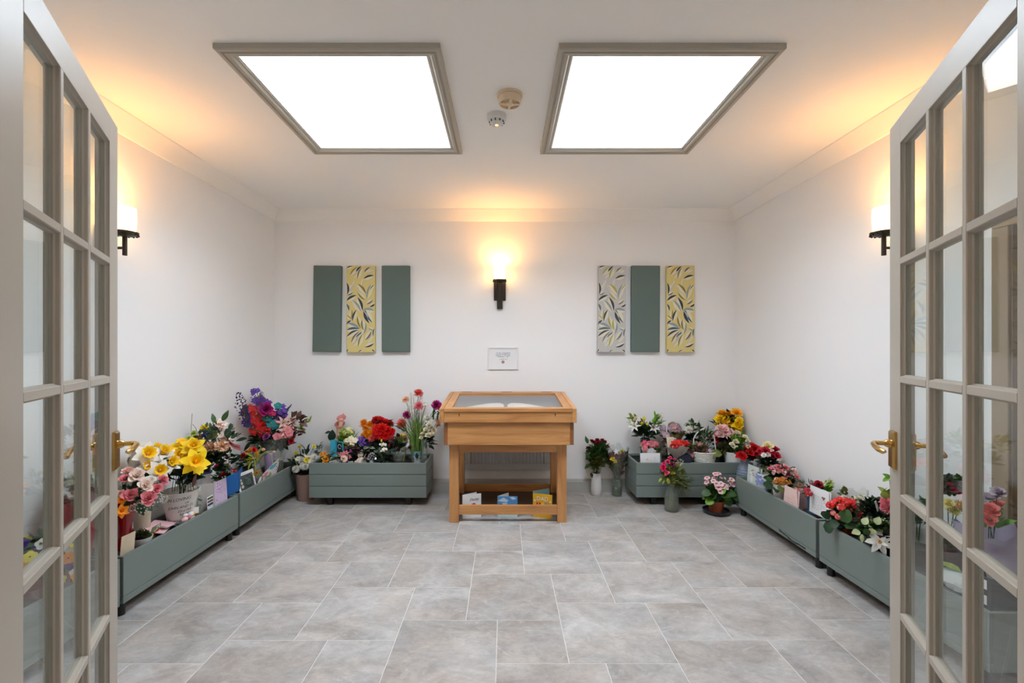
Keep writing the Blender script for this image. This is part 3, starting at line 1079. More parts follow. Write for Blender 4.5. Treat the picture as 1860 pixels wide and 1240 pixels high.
def plain_planter(label, sx, y0, y1):
    """against a side wall, its plain face towards the room at x = +-1.854"""
    zb_, zt_ = .070, .300
    xf, xw = 1.854, 2.108
    c = (sx * (xf + xw) / 2, (y0 + y1) / 2, 0)
    t = thing('plain_planter', label, 'planter', c, 'low plain planters along the side walls')

    def b(nm, m, xa, xb, ya, yb_, za, zb2, bev=.0025):
        xs_ = sorted((sx * xa - c[0], sx * xb - c[0]))
        return MB().box(xs_[0], xs_[1], ya - c[1], yb_ - c[1], za, zb2).build(nm, m, t, smooth=False, bevel=bev)
    b('front_panel', SAGE, xf, xf + .016, y0, y1, zb_ + .034, zt_)
    b('plinth_strip', SAGE, xf + .0005, xf + .016, y0, y1, zb_, zb_ + .0325)
    b('inner_lip', SAGE, xf + .0185, xf + .030, y0 + .016, y1 - .016, zb_ + .02, zt_ - .004)
    b('back_panel', SAGE, xw - .016, xw, y0, y1, zb_, zt_)
    b('end_panel', SAGE, xf + .0165, xw - .0165, y0, y0 + .016, zb_, zt_)
    b('end_panel', SAGE, xf + .0165, xw - .0165, y1 - .016, y1, zb_, zt_)
    b('soil', SOIL, xf + .0305, xw - .0165, y0 + .0165, y1 - .0165, zb_ + .02, .270, 0)
    for y in (y0 + .035, y1 - .035):
        for x in (xf + .045, xw - .045):
            mb = MB()
            mb.lathe([(.020, 0), (.020, zb_ + .019)], 14, (sx * x - c[0], y - c[1], 0))
            mb.build('foot', BLACK, t)
    return t


plain_planter('low plain grey green planter on the left, nearest the far corner', -1, 3.194, 4.130)
plain_planter('low plain grey green planter on the left, holding the handwritten white bucket', -1, 2.216, 3.172)
plain_planter('low plain grey green planter behind the left glazed door leaf', -1, 1.262, 2.196)
pp = plain_planter('low plain grey green planter on the right, holding pink and orange potted plants', 1, 2.710, 3.646)
mb = MB()
pts = [(3.07, .100), (3.03, .090), (2.98, .088), (2.93, .078), (2.88, .082), (2.80, .086)]
for (y0, z0), (y1, z1) in zip(pts, pts[1:]):
    mb.box(1.8525 - pp.location.x, 1.8543 - pp.location.x, y1 - pp.location.y, y0 - pp.location.y, min(z0, z1), min(z0, z1) + .004)
    mb.add([(1.8532 - pp.location.x, y0 - pp.location.y, z0), (1.8532 - pp.location.x, y1 - pp.location.y, z1), (1.8532 - pp.location.x, y1 - pp.location.y, z1 + .005), (1.8532 - pp.location.x, y0 - pp.location.y, z0 + .007)], [(0, 1, 2, 3)])
mb.build('scuffed_edge', BLACK, pp, smooth=False)
plain_planter('low plain grey green planter on the right, partly behind the glazed door leaf', 1, 1.740, 2.680)

# ------------------------------------------------------------------ flowers: one mesh per kind and colour, shared by all its copies
PAL = {
    'white': (238, 236, 228), 'ivory': (240, 232, 206), 'cream': (238, 230, 178), 'pink': (226, 132, 142), 'blush': (236, 196, 186), 'paleroz': (244, 224, 212),
    'peach': (236, 200, 170), 'salmon': (236, 112, 104), 'rose': (226, 84, 120), 'hot': (226, 40, 110), 'magenta': (170, 28, 112), 'crimson': (190, 20, 52),
    'red': (206, 16, 24), 'brightred': (226, 24, 20), 'dkred': (132, 12, 30), 'burg': (78, 12, 36), 'orange': (242, 150, 22), 'amber': (248, 180, 24),
    'yellow': (248, 216, 20), 'deepyellow': (246, 196, 10), 'lemon': (240, 226, 60), 'lime': (196, 208, 96), 'purple': (104, 64, 168), 'violet': (72, 40, 130), 'dkpurple': (62, 34, 84),
    'orchid': (176, 84, 164), 'lilac': (196, 176, 196), 'teal': (24, 138, 142), 'blue': (44, 62, 160), 'mauve': (190, 150, 160), 'dusty': (190, 120, 120),
    'rust': (196, 120, 40), 'brownpink': (176, 128, 116), 'pinkwhite': (244, 208, 206), 'dryrose': (150, 116, 110),
}
GRN = {'leaf': (58, 92, 44), 'dark': (40, 68, 40), 'deep': (32, 54, 36), 'olive': (104, 112, 52), 'bright': (112, 166, 40), 'lime': (150, 170, 70), 'grass': (104, 142, 44),
       'sage': (92, 116, 92), 'grey': (120, 134, 112), 'brown': (112, 78, 70), 'var': (190, 200, 150), 'yellowgreen': (168, 172, 60)}


def PM(c):
    return mat('petal_' + c, PAL[c], 0.62, var=0.10, noise=0.07, nscale=9, trans=0.22)


def GM(c):
    return mat('leaf_' + c, GRN[c], 0.5, var=0.12, noise=0.22, nscale=45, trans=0.15)


STAMEN = mat('stamen_gold', (226, 170, 40), 0.6)
FM = {}
NAMES = {'rose': 'rose', 'carn': 'carnation', 'mum': 'chrysanthemum', 'daisy': 'daisy', 'daff': 'daffodil', 'lily': 'lily', 'tulip': 'tulip', 'calla': 'calla_lily',
         'five': 'blossom', 'umbel': 'flower_cluster', 'spike': 'flower_spike', 'gyp': 'baby_breath', 'peony': 'peony', 'poin': 'poinsettia', 'orchid': 'orchid', 'bud': 'flower_bud',
         'pansy': 'pansy', 'plume': 'flower_plume'}


def five(mb, M, r, rnd, mi=0, ci=1, n=5, tilt=14):
    for i in range(n):
        mb.petal(r, r * .46, 2 * pi * i / n, tilt, r * .05, 0, curl=-12, cup=.12, mi=mi, M=M, nu=2)
    c = [M @ Vector((r * .16 * cos(a), r * .16 * sin(a), r * .14)) for a in (0, 1.57, 3.14, 4.71)] + [M @ Vector((0, 0, r * .26))]
    mb.add(c, [(0, 1, 4), (1, 2, 4), (2, 3, 4), (3, 0, 4)], ci)


def aim(pos, d, s=1.0):
    q = Vector(d).normalized().to_track_quat('Z', 'Y')
    return Matrix.Translation(pos) @ q.to_matrix().to_4x4() @ Matrix.Scale(s, 4)


def flower(kind, col, var=0):
    key = (kind, col, var)
    if key in FM:
        return FM[key]
    rnd = random.Random(sum(map(ord, kind + col)) + var * 17)
    mb = MB()
    c2, c3 = STAMEN, GM('leaf')
    ph = rnd.uniform(0, 6.28)
    if kind in ('rose', 'peony'):
        n = 20 if kind == 'rose' else 26
        for i in range(n):
            t = i / (n - 1)
            mb.petal(.26 + .26 * t, .11 + .15 * t, ph + i * 2.4, 92 - 40 * t ** 1.3, .012 + .05 * t, .10 - .10 * t, curl=(22 - 70 * t) + rnd.uniform(-8, 8), cup=.55 - .25 * t, mi=0, nu=4,
                     rnd=rnd, jag=.05 if kind == 'rose' else .12)
        for i in range(5):
            mb.petal(.26, .05, i * 1.257, 5, .03, -.02, curl=-30, kind=1, mi=2, nu=3)
    elif kind == 'carn':
        for tilt, n, L in ((86, 8, .40), (70, 12, .44), (52, 15, .47), (34, 17, .49), (14, 17, .49), (-6, 14, .46)):
            for i in range(n):
                mb.petal(L * rnd.uniform(.88, 1.08), .085, ph + 2 * pi * (i + rnd.uniform(-.3, .3)) / n, tilt + rnd.uniform(-9, 9), .02, 0, curl=rnd.uniform(-22, 8), cup=rnd.uniform(-.3, .4), kind=2,
                         mi=0, nu=3, rnd=rnd, jag=.16)
        mb.lathe([(.02, -.22), (.07, -.16), (.08, -.02), (.02, .02)], 8, mi=2)
    elif kind == 'mum':
        for tilt, n, L in ((86, 7, .36), (68, 11, .42), (50, 14, .46), (30, 17, .49), (10, 18, .50), (-8, 14, .46)):
            for i in range(n):
                mb.petal(L * rnd.uniform(.92, 1.06), .055, ph + 2 * pi * (i + rnd.uniform(-.2, .2)) / n, tilt + rnd.uniform(-6, 6), .02, 0, curl=26 if tilt > 20 else -14, cup=.5, kind=0, mi=0, nu=3)
        mb.lathe([(.02, -.2), (.08, -.10), (.02, .0)], 8, mi=2)
    elif kind == 'daisy':
        for i in range(14):
            mb.petal(.50, .085, ph + 2 * pi * i / 14, 10 + rnd.uniform(-6, 8), .03, 0, curl=-14, cup=.2, mi=0, nu=3)
        mb.ball((0, 0, .03), .12, 10, 6, 1, (1, 1, .6))
    elif kind == 'daff':
        for i in range(6):
            mb.petal(.52, .19, ph + pi / 3 * i, 14 + 8 * (i % 2), .03, 0, curl=-18 + rnd.uniform(-14, 14), cup=.18, kind=1, mi=0, nu=4)
        c2 = PM({'yellow': 'deepyellow', 'amber': 'orange', 'orange': 'orange'}.get(col, 'deepyellow'))
        n = 18
        prof = [(.07, 0), (.11, .10), (.13, .22), (.18, .30), (.25, .33)]
        vs = []
        for j, (r, z) in enumerate(prof):
            for i in range(n):
                w = (1 + .10 * (1 if i % 2 else -1)) if j >= 3 else 1
                a = 2 * pi * i / n
                vs.append((r * w * cos(a), r * w * sin(a), z + (.02 if (j == 4 and i % 2) else 0)))
        mb.add(vs, [(j * n + i, j * n + (i + 1) % n, (j + 1) * n + (i + 1) % n, (j + 1) * n + i) for j in range(4) for i in range(n)], 1)
        mb.ball((0, 0, .16), .05, 6, 4, 1, (1, 1, 2))
    elif kind == 'lily':
        for i in range(6):
            mb.petal(.66, .115, ph + pi / 3 * i, 62, .03, 0, curl=-74 + rnd.uniform(-10, 10), cup=.3, kind=1, mi=0, nu=5)
        for i in range(6):
            a = ph + pi / 3 * i + .5
            mb.tube([(0, 0, .05), (.06 * cos(a), .06 * sin(a), .28), (.12 * cos(a), .12 * sin(a), .40)], .012, 4, 2)
            mb.ball((.12 * cos(a), .12 * sin(a), .41), .03, 5, 4, 1)
    elif kind == 'tulip':
        for i in range(6):
            mb.petal(.78, .24 if i % 2 else .21, ph + pi / 3 * i, 40 + 6 * (i % 2), .02, 0, curl=78, cup=.42, kind=1, mi=0, nu=5)
        mb.lathe([(.02, -.1), (.06, -.02), (.02, .05)], 6, mi=2)
    elif kind == 'calla':
        n = 20
        prof = [(.05, 0), (.09, .25), (.13, .55), (.17, .82), (.24, .94), (.28, .94)]
        vs = []
        for j, (r, z) in enumerate(prof):
            for i in range(n):
                a = 2 * pi * i / n
                k = max(0, j - 2) / 3
                vs.append((r * cos(a) * (1 + .15 * k * cos(a)), r * sin(a), z + k * .16 * cos(a) + (0.1 * k if i == 0 else 0)))
        mb.add(vs, [(j * n + i, j * n + (i + 1) % n, (j + 1) * n + (i + 1) % n, (j + 1) * n + i) for j in range(3) for i in range(n)], 0)
        mb.add(vs, [(j * n + i, j * n + (i + 1) % n, (j + 1) * n + (i + 1) % n, (j + 1) * n + i) for j in range(3, 5) for i in range(n)], 3)
        mb.tube([(0, 0, .2), (.0, 0, .85)], [.035, .025], 8, 1)
    elif kind == 'five':
        five(mb, Matrix.Translation((0, 0, .05)), .5, rnd)
    elif kind == 'pansy':
        c2 = PM('magenta') if col == 'pinkwhite' else (PM('dkpurple') if col in ('orange', 'lemon') else STAMEN)
        for i in range(5):
            mb.petal(.50, .28, pi / 2 + 2 * pi * i / 5, 12, .02, .02 * (i % 2), curl=-16, cup=.1, mi=0, nu=3)
        mb.ball((0, 0, .05), .07, 6, 4, 1)
        if col == 'pinkwhite':
            for i in (0, 1, 4):
                mb.petal(.26, .12, pi / 2 + 2 * pi * i / 5, 12, .03, .012 + .02 * (i % 2), curl=-16, cup=.1, mi=1, nu=3)
    elif kind == 'umbel':
        n = 24
        for i in range(n):
            u = (i + .5) / n
            th = math.acos(1 - u * 1.05)
            a = i * 2.4 + ph
            d = Vector((sin(th) * cos(a), sin(th) * sin(a), cos(th)))
            pos = Vector((d.x * .40, d.y * .40, d.z * .26 - .05))
            five(mb, aim(pos, d + Vector((0, 0, .3)), 1), .135 * rnd.uniform(.8, 1.15), rnd, 0 if rnd.random() < .85 else 3, 1, tilt=16)
            mb.tube([(0, 0, -.3), pos], .008, 3, 2)
    elif kind == 'spike':
        mb.tube([(0, 0, 0), (.02, 0, .5), (0, 0, 1)], [.018, .014, .006], 5, 2)
        for i in range(26):
            t = .06 + .92 * i / 26
            a = i * 2.4
            k = (1 - t) ** .6
            d = Vector((cos(a), sin(a), .35))
            five(mb, aim(Vector((.06 * k * cos(a), .06 * k * sin(a), t)), d), (.028 + .065 * k) * rnd.uniform(.8, 1.2), rnd, 0, 3)
    elif kind == 'plume':
        mb.tube([(0, 0, 0), (.03, 0, .5), (0, 0, 1)], [.012, .010, .004], 4, 2)
        for i in range(70):
            t = .12 + .88 * i / 70
            a = i * 2.4
            r = .16 * sin(pi * min(1, t * .95)) + .02
            p = Vector((r * cos(a) * rnd.uniform(.3, 1), r * sin(a) * rnd.uniform(.3, 1), t + rnd.uniform(-.02, .02)))
            mb.ball(p, .018 * rnd.uniform(.7, 1.3), 5, 3, 0)
    elif kind == 'gyp':
        for i in range(60):
            d = Vector((rnd.gauss(0, 1), rnd.gauss(0, 1), rnd.gauss(0, 1))).normalized() * (.2 + .3 * rnd.random() ** .5)
            mb.ball(d, .038 * rnd.uniform(.7, 1.3), 5, 3, 0)
            if i % 2 == 0:
                mb.tube([(0, 0, -.45), d * .6 + Vector((0, 0, -.1)), d], .006, 3, 2)
    elif kind == 'poin':
        for i in range(7):
            mb.petal(.52, .13, ph + 2 * pi * i / 7, 12 + rnd.uniform(-6, 10), .03, 0, curl=-26, cup=.16, kind=1, mi=0, nu=5)
        for i in range(5):
            mb.petal(.30, .08, ph + .4 + 2 * pi * i / 5, 34, .02, .03, curl=-20, cup=.16, kind=1, mi=0, nu=4)
        for i in range(9):
            a = i * 2.4
            mb.ball((.022 * sqrt(i) * cos(a), .022 * sqrt(i) * sin(a), .09), .022, 6, 4, 1 if i % 3 else 3)
    elif kind == 'orchid':
        for a in (pi / 2, pi / 2 + 2.1, pi / 2 - 2.1):
            mb.petal(.48, .13, a, 8, .02, 0, curl=-10, cup=.15, mi=0, nu=3)
        for a in (.12, pi - .12):
            mb.petal(.50, .24, a, 12, .02, .02, curl=-18, cup=.1, mi=0, nu=4)
        mb.petal(.26, .10, -pi / 2, 50, .02, .03, curl=-60, cup=.4, mi=1, nu=3)
    elif kind == 'bud':
        mb.ball((0, 0, .35), .3, 8, 6, 0, (1, 1, 1.5))
        for i in range(4):
            mb.petal(.5, .12, i * pi / 2, 80, .12, -.05, curl=-10, cup=.3, kind=1, mi=2, nu=3)
    c4 = {'spike': GM('lime'), 'umbel': PM('blush') if col not in ('white', 'ivory', 'cream') else GM('lime'), 'calla': PM('dusty'), 'poin': PM('red')}.get(kind, STAMEN)
    FM[key] = mb.mesh(NAMES[kind], [PM(col), c2, c3, c4], smooth=True, ang=60)
    return FM[key]


FCOUNT = [0]


class Bunch:
    """a flower arrangement: an Empty at the base of its container, parts under it"""
    def __init__(s, name, label, cat, base, group=None, mouth=0.0, seed=0):
        s.base = Vector(base)
        s.t = thing(name, label, cat, base, group)
        s.rnd = random.Random(sum(map(ord, label)) + seed)
        s.mouth = s.base + Vector((0, 0, mouth))
        s.fol = MB()
        s.fm = []

    def mi(s, m):
        if m not in s.fm:
            s.fm.append(m)
        return s.fm.index(m)

    def stem(s, pos, r=.0022, m=None, sag=0.0):
        a = s.mouth + Vector((s.rnd.uniform(-.012, .012), s.rnd.uniform(-.012, .012), -.05))
        mid = a.lerp(pos, .55) + Vector((0, 0, .06 * (pos - a).length + sag))
        mid.x = a.x + (pos.x - a.x) * .4
        mid.y = a.y + (pos.y - a.y) * .4
        s.fol.tube([a - s.base, mid - s.base, pos - s.base], r, 4, s.mi(m or GM('leaf')))

    def heads(s, kind, col, pts, face=None, k=1.0, stem=True, up=.35, cam=.6, jit=.28):
        for p in pts:
            px, py, d = p[0], p[1], p[2]
            dy = p[3] if len(p) > 3 else s.rnd.uniform(-.025, .025)
            pos = hold(px, py, s.base.y + dy, 2.05)
            size = d / F * pos.y * k
            o = pos - s.mouth
            o.z *= .5
            tc = Vector((-pos.x, -pos.y, CH - pos.z)).normalized()
            f = face if face is not None else (o.normalized() * .55 + Vector((0, 0, up)) + tc * cam)
            f = Vector(f) + Vector((s.rnd.uniform(-1, 1), s.rnd.uniform(-1, 1), s.rnd.uniform(-1, 1))) * jit
            ob = put(NAMES[kind], flower(kind, col, FCOUNT[0] % 2), s.t)
            FCOUNT[0] += 1
            if kind in ('gyp', 'umbel', 'plume'):
                ob['kind'] = 'stuff'
            q = Vector(f).normalized().to_track_quat('Z', 'Y')
            off = q @ Vector((0, 0, size * (.12 if kind not in ('tulip', 'bud') else .35)))
            ob.location = pos - off - s.base
            ob.rotation_mode = 'QUATERNION'
            ob.rotation_quaternion = q
            ob.scale = (size, size, size)
            if stem:
                s.stem(pos - off)
        return s

    def scatter(s, kind, col, cx, cy, rx, ry, n, d, **kw):
        pts = []
        for _ in range(n):
            a, r = s.rnd.uniform(0, 2 * pi), s.rnd.random() ** .5
            pts.append((cx + rx * r * cos(a), cy + ry * r * sin(a), d * s.rnd.uniform(.8, 1.2), -.03 * (1 - r) + s.rnd.uniform(-.02, .03)))
        return s.heads(kind, col, pts, **kw)

    def axis(s, kind, col, pts):
        """spikes and callas drawn from (x0, y0) up to (x1, y1) in the picture"""
        for (x0, y0, x1, y1, dy) in pts:
            a = hold(x0, y0, s.base.y + dy, 2.01, 4.10)
            b = hold(x1, y1, s.base.y + dy, 2.01, 4.10)
            v = b - a
            ob = put(NAMES[kind], flower(kind, col, FCOUNT[0] % 2), s.t)
            FCOUNT[0] += 1
            if kind in ('gyp', 'umbel', 'plume'):
                ob['kind'] = 'stuff'
            ob.location = a - s.base
            ob.rotation_mode = 'QUATERNION'
            ob.rotation_quaternion = v.normalized().to_track_quat('Z', 'Y')
            L = v.length
            ob.scale = (L, L, L)
            s.stem(a)
        return s

    def leaves(s, px, py, rx, rz, n, size, col='leaf', kind=1, wid=.30, dy=0.0, droop=0.0):
        """a cloud of leaves, sizes in px at the bunch's depth"""
        Y = s.base.y + dy
        c = hold(px, py, Y)
        u = c.y / F
        m = s.mi(GM(col))
        lx = 2.10
        for _ in range(n):
            d = Vector((s.rnd.gauss(0, 1), s.rnd.gauss(0, 1), s.rnd.gauss(0, 1))).normalized() * s.rnd.random() ** .4
            p = c + Vector((d.x * rx * u, d.y * min(rx, rz) * u * .8, d.z * rz * u))
            L = size * u * s.rnd.uniform(.6, 1.25)
            p.x = max(-lx + L, min(lx - L, p.x)) if abs(p.x) > lx - L else p.x
            p.y = min(4.17 - L * .8, p.y)
            out = (p - s.mouth)
            out.z *= .6
            f = out.normalized() + Vector((s.rnd.uniform(-.7, .7), s.rnd.uniform(-.9, .3), s.rnd.uniform(-.3, .9) - droop))
            q = f.normalized().to_track_quat('X', 'Z')
            M = Matrix.Translation(p - s.base) @ q.to_matrix().to_4x4() @ Matrix.Rotation(s.rnd.uniform(-.9, .9), 4, 'X')
            s.fol.petal(L, L * wid, 0, 10, 0, 0, curl=-30, cup=.22, kind=kind, mi=m, M=M, nu=3)
        return s

    def leaf(s, px, py, L, W, ang, col='leaf', dy=-.03, kind=1, curl=-25, face=.7):
        """one large leaf: from the picture point (px, py), L x W px, pointing ang degrees in the picture"""
        c = hold(px, py, s.base.y + dy, 2.0)
        u = c.y / F
        a = radians(ang)
        x = Vector((cos(a), 0, sin(a)))
        n = Vector((-c.x * .4, -1.0 * face, .6)).normalized()
        y = n.cross(x).normalized()
        n = x.cross(y)
        R = Matrix((x, y, n)).transposed().to_4x4()
        mb = MB().petal(L * u, W * u * .5, 0, 8, 0, 0, curl=curl, cup=.18, kind=kind, M=R, nu=6)
        mb.build('leaf', GM(col), s.t, loc=c - s.base, ang=60)
        return s

    def strand(s, pts, r=.0016, col='leaf', dy=0.0):
        P = [hold(p[0], p[1], s.base.y + dy) - s.base for p in pts]
        s.fol.tube(P, r, 4, s.mi(GM(col)))
        return s

    # containers -------------------------------------------------
    def vase(s, prof, m, name='vase', n=28, t=.003):
        inner = [(max(r - t, .001), z) for r, z in prof[1:]][::-1]
        MB().lathe(prof + inner + [(0, prof[0][1] + t)], n).build(name, m, s.t)
        return s

    def pot(s, rt, rb, h, m, rim=True, soil=True, name='pot'):
        p = [(0, 0), (rb, 0), (rb + (rt - rb) * .8, h * .8)]
        p += [(rt * 1.06, h * .8), (rt * 1.08, h), (rt * .98, h), (rt * .92, h * .82)] if rim else [(rt, h), (rt * .95, h), (rt * .90, h * .85)]
        MB().lathe(p + [(0, h * .80)], 28).build(name, m, s.t)
        if soil:
            MB().lathe([(rt * .90, h * .86), (rt * .5, h * .90), (0, h * .91)], 18).build('soil', SOIL, s.t)
        return s

    def glass(s, prof, water=.5, wcol=(196, 204, 170), m=None):
        t = .0025
        inner = [(max(r - t, .001), z) for r, z in prof[1:]][::-1]
        MB().lathe(prof + inner + [(0, prof[0][1] + .006)], 28).build('glass_vase', m or GLASSV, s.t)
        if water > 0:
            H = prof[-1][1] * water
            p = [(0, .007)]
            for r, z in prof[1:]:
                if z > H:
                    break
                p.append((r - t - .0006, max(z, .007)))
            p.append((p[-1][0], H))
            p.append((0, H))
            MB().lathe(p, 24).build('water', glass_mat('water_%d' % wcol[0], wcol, 1.33, body=.22, bodyc=wcol), s.t)
        return s

    def sleeve(s, rb, rt, h, m, n=30, name='wrap', z0=0.0, lean=(0, 0), jag=.10):
        vs = []
        k = 6
        ph = s.rnd.uniform(0, 6)
        for j in range(k + 1):
            u = j / k
            r = rb + (rt - rb) * u ** 1.2
            for i in range(n):
                a = 2 * pi * i / n
                w = 1 + (.06 * u) * (1 if i % 2 else -1) + s.rnd.uniform(-.03, .03) * u
                zz = z0 + h * u + (jag * h * (.7 * sin(3 * a + ph) + .4 * sin(7 * a) + s.rnd.uniform(-.25, .25)) if j == k else 0)
                vs.append((r * w * cos(a) + lean[0] * u, r * w * sin(a) + lean[1] * u, zz))
        fs = [(j * n + i, j * n + (i + 1) % n, (j + 1) * n + (i + 1) % n, (j + 1) * n + i) for j in range(k) for i in range(n)]
        MB().add(vs, fs).build(name, m, s.t, ang=80)
        return s

    def done(s):
        if s.fol.f:
            o = s.fol.build('foliage', s.fm, s.t, ang=70)
            o['kind'] = 'stuff'
        return s.t


GLASSV = glass_mat('vase_glass', (250, 252, 251), 1.5, body=.07, bodyc=(222, 230, 224))
CELLO = glass_mat('cellophane', (248, 248, 246), 1.5, rough=.08, body=.10, bodyc=(226, 228, 226))
CERW = mat('white_ceramic', (232, 232, 232), 0.3)
CERM = mat('matt_white_ceramic', (226, 226, 226), 0.6)
TERRA = mat('terracotta', (142, 66, 38), 0.6, noise=.15)
BLUEGREY = mat('blue_grey_ceramic', (128, 142, 164), 0.4, noise=.15, nscale=25)
SB, SS = .325, .270                              # soil levels in the back and the side planters


def side(px, sx, X, z=SS):
    """a point at distance X from the room's axis, on the line of sight through picture column px"""
    return Vector((sx * X, X * F / abs(px - CX), z))


def back(px, Y, z=SB):
    return Vector(((px - CX) / F * Y, Y, z))


# ------------------------------------------------------------------ cards
class Panel:
    """a thin upright sheet between two bottom corners, leaning back by `lean` metres"""
    def __init__(s, root, a, b, h, m, name='panel', lean=0.0, th=.0016, flip=False):
        s.a, s.b = Vector(a), Vector(b)
        if (s.b - s.a).cross(Vector((0, 0, 1))).dot(-(s.a + s.b)) < 0:     # keep the printed side towards the room
            s.a, s.b = s.b, s.a
        s.U = (s.b - s.a)
        s.w = s.U.length
        s.U.normalize()
        n = Vector((s.U.y, -s.U.x, 0)).normalized()
        if n.dot(Vector((0, 0, 0)) - s.a) < 0:
            n = -n
        s.V = (Vector((0, 0, h)) - n * lean)
        s.h = s.V.length
        s.V.normalize()
        s.N = s.U.cross(s.V).normalized()
        if s.N.dot(n) < 0:
            s.N = -s.N
        R = Matrix((s.U, s.V, s.N)).transposed()
        s.o = MB().box(0, s.w, 0, s.h, -th, 0).build(name, m, root, smooth=False)
        s.root = root
        s.M = Matrix.Translation(s.a - root.location) @ R.to_4x4()
        s.o.matrix_local = s.M

    def shape(s, polys, m, name='print', z=.0005):
        mb = MB()
        for p in polys:
            mb.add([(u * s.w, v * s.h, z) for u, v in p], [tuple(range(len(p)))])
        return mb.build(name, m, s.o, smooth=False)

    def rect(s, u0, v0, u1, v1, m, name='print', z=.0005):
        return s.shape([[(u0, v0), (u1, v0), (u1, v1), (u0, v1)]], m, name, z)

    def text(s, body, u, v, size, m, shear=0.0, z=.0009, name='lettering', rot=0.0, bold=0.0):
        me = text_mesh(body, size * s.h, .0003, shear)
        me.materials.append(m)
        o = put(name, me, s.o)
        o.location = (u * s.w, v * s.h, z)
        o.rotation_euler = (0, 0, rot)
        return o

    def lines(s, rows, m, seed=1, z=.0006, name='handwriting'):
        mb = MB()
        rnd = random.Random(seed)
        for (u0, v, ww, hh) in rows:
            k = MB()
            scribble(k, u0 * s.w, v * s.h, ww * s.w, hh * s.h, rnd, 0, .0008, 0, 3)
            mb.add([(p[0], p[2], z) for p in k.v], k.f)
        return mb.build(name, m, s.o, smooth=False)


def blob(cx, cy, rx, ry, n=14, rnd=None, j=0.0):
    return [(cx + rx * cos(2 * pi * i / n) * (1 + (rnd.uniform(-j, j) if rnd else 0)), cy + ry * sin(2 * pi * i / n) * (1 + (rnd.uniform(-j, j) if rnd else 0))) for i in range(n)]


CARDW = mat('white_card', (234, 234, 236), 0.7)
INKD = mat('dark_ink', (58, 58, 66), 0.8)


def P_(px, Y, z):
    return Vector(((px - CX) / F * Y, Y, z))

# ================================================================== LEFT WALL PLANTERS
# red glass vase of roses, nearest the door
b = Bunch('rose_bouquet', 'pink and white roses with white gypsophila in a red glass vase near the left door', 'bouquet', side(226, -1, 1.985), None, .23)
REDG = mat('red_glass', (150, 14, 22), 0.12, coat=.5)
b.vase([(.034, 0), (.036, .01), (.030, .07), (.034, .13), (.052, .235)], REDG)
b.heads('rose', 'paleroz', [(249, 864, 30, -.05), (264, 882, 29, -.10)]).heads('rose', 'white', [(274, 872, 20, .0)]).heads('rose', 'pink', [(228, 870, 22, .0), (295, 872, 22, .04), (236, 899, 27, -.12), (270, 905, 29, -.12), (284, 888, 24, -.02), (268, 860, 13, .06)])
b.heads('rose', 'blush', [(232, 856, 22, .05), (219, 896, 16, -.06)])
b.heads('daff', 'orange', [(221, 907, 19, -.14), (221, 928, 24, -.16)], stem=True)
b.heads('gyp', 'white', [(285, 905, 22, -.04), (222, 878, 20, .0), (262, 922, 26, -.1), (300, 906, 14, -.02), (240, 922, 16, -.1), (288, 893, 16, 0)], stem=False)
b.leaves(250, 890, 34, 22, 70, 15, 'dark').leaves(262, 914, 18, 10, 16, 16, 'leaf')
b.leaf(250, 915, 24, 14, -60, 'dark', -.1).leaf(262, 915, 20, 12, -40, 'dark', -.1)
b.done()

# white and yellow daffodils behind
b = Bunch('daffodil_bunch', 'silk white and yellow daffodils in a beige paper wrap against the left wall', 'bouquet', side(258, -1, 2.02), None, .40)
b.sleeve(.035, .062, .46, mat('beige_paper_wrap', (196, 184, 164), 0.8))
b.heads('daff', 'white', [(248, 814, 34, -.02), (268, 824, 46, -.05), (298, 820, 40, .04), (310, 839, 40, .0), (290, 854, 40, -.08), (270, 845, 34, -.06), (285, 812, 26, .06)])
b.leaves(285, 846, 34, 16, 40, 16, 'deep')
b.done()

# the handwritten bucket with yellow daffodils
bb = side(328, -1, 1.972, .2705)
b = Bunch('daffodil_bucket', 'white plastic bucket with black handwriting filled with large yellow silk daffodils', 'bouquet', bb, None, .20)
hb, rt, rb = .188, .098, .066
BUCK = mat('white_bucket_plastic', (214, 210, 206), 0.45)
b.vase([(0, 0), (rb, 0), (rt, hb - .006), (rt + .003, hb - .005), (rt + .003, hb)], BUCK, 'bucket')
th0 = atan2(-bb.y, -bb.x)
MK = mat('marker_black', (24, 24, 28), 0.6)
for (body, v, size, off, sh) in (('IN LOVING', .80, .026, .012, .1), ('OF', .665, .018, .052, .1), ('JOHN AND DI', .545, .022, .020, .2), ('22nd FEB', .425, .020, .040, .2),
                                 ('4th JAN', .315, .020, .044, .2), ('FROM YOUR NEIGH', .10, .019, .026, .2)):
    me = text_mesh(body, size, 0, sh, .95)
    for p in me.vertices:
        z = hb * v + p.co.y + .06 * p.co.x
        r = rb + (rt - rb) * z / hb + .0012
        a = th0 + (p.co.x + off - .02) / r
        p.co = (r * cos(a), r * sin(a), z)
    me.materials.append(MK)
    put('handwriting', me, b.t)
b.heads('daff', 'yellow', [(330, 806, 34, .02), (351, 810, 42, -.02), (355, 838, 48, -.10), (318, 814, 28, .06), (344, 826, 30, .0), (326, 826, 34, -.04), (362, 848, 26, -.04), (338, 836, 28, -.02), (321, 838, 26, -.08)])
b.leaves(330, 862, 30, 20, 90, 20, 'deep').leaves(330, 850, 26, 14, 30, 22, 'olive', kind=3, wid=.1)
b.leaf(350, 884, 26, 7, 75, 'brown', -.06)
for i in range(9):
    b.strand([(312 + i * 5, 892), (318 + i * 3.6, 850)], .002, 'olive')
b.done()

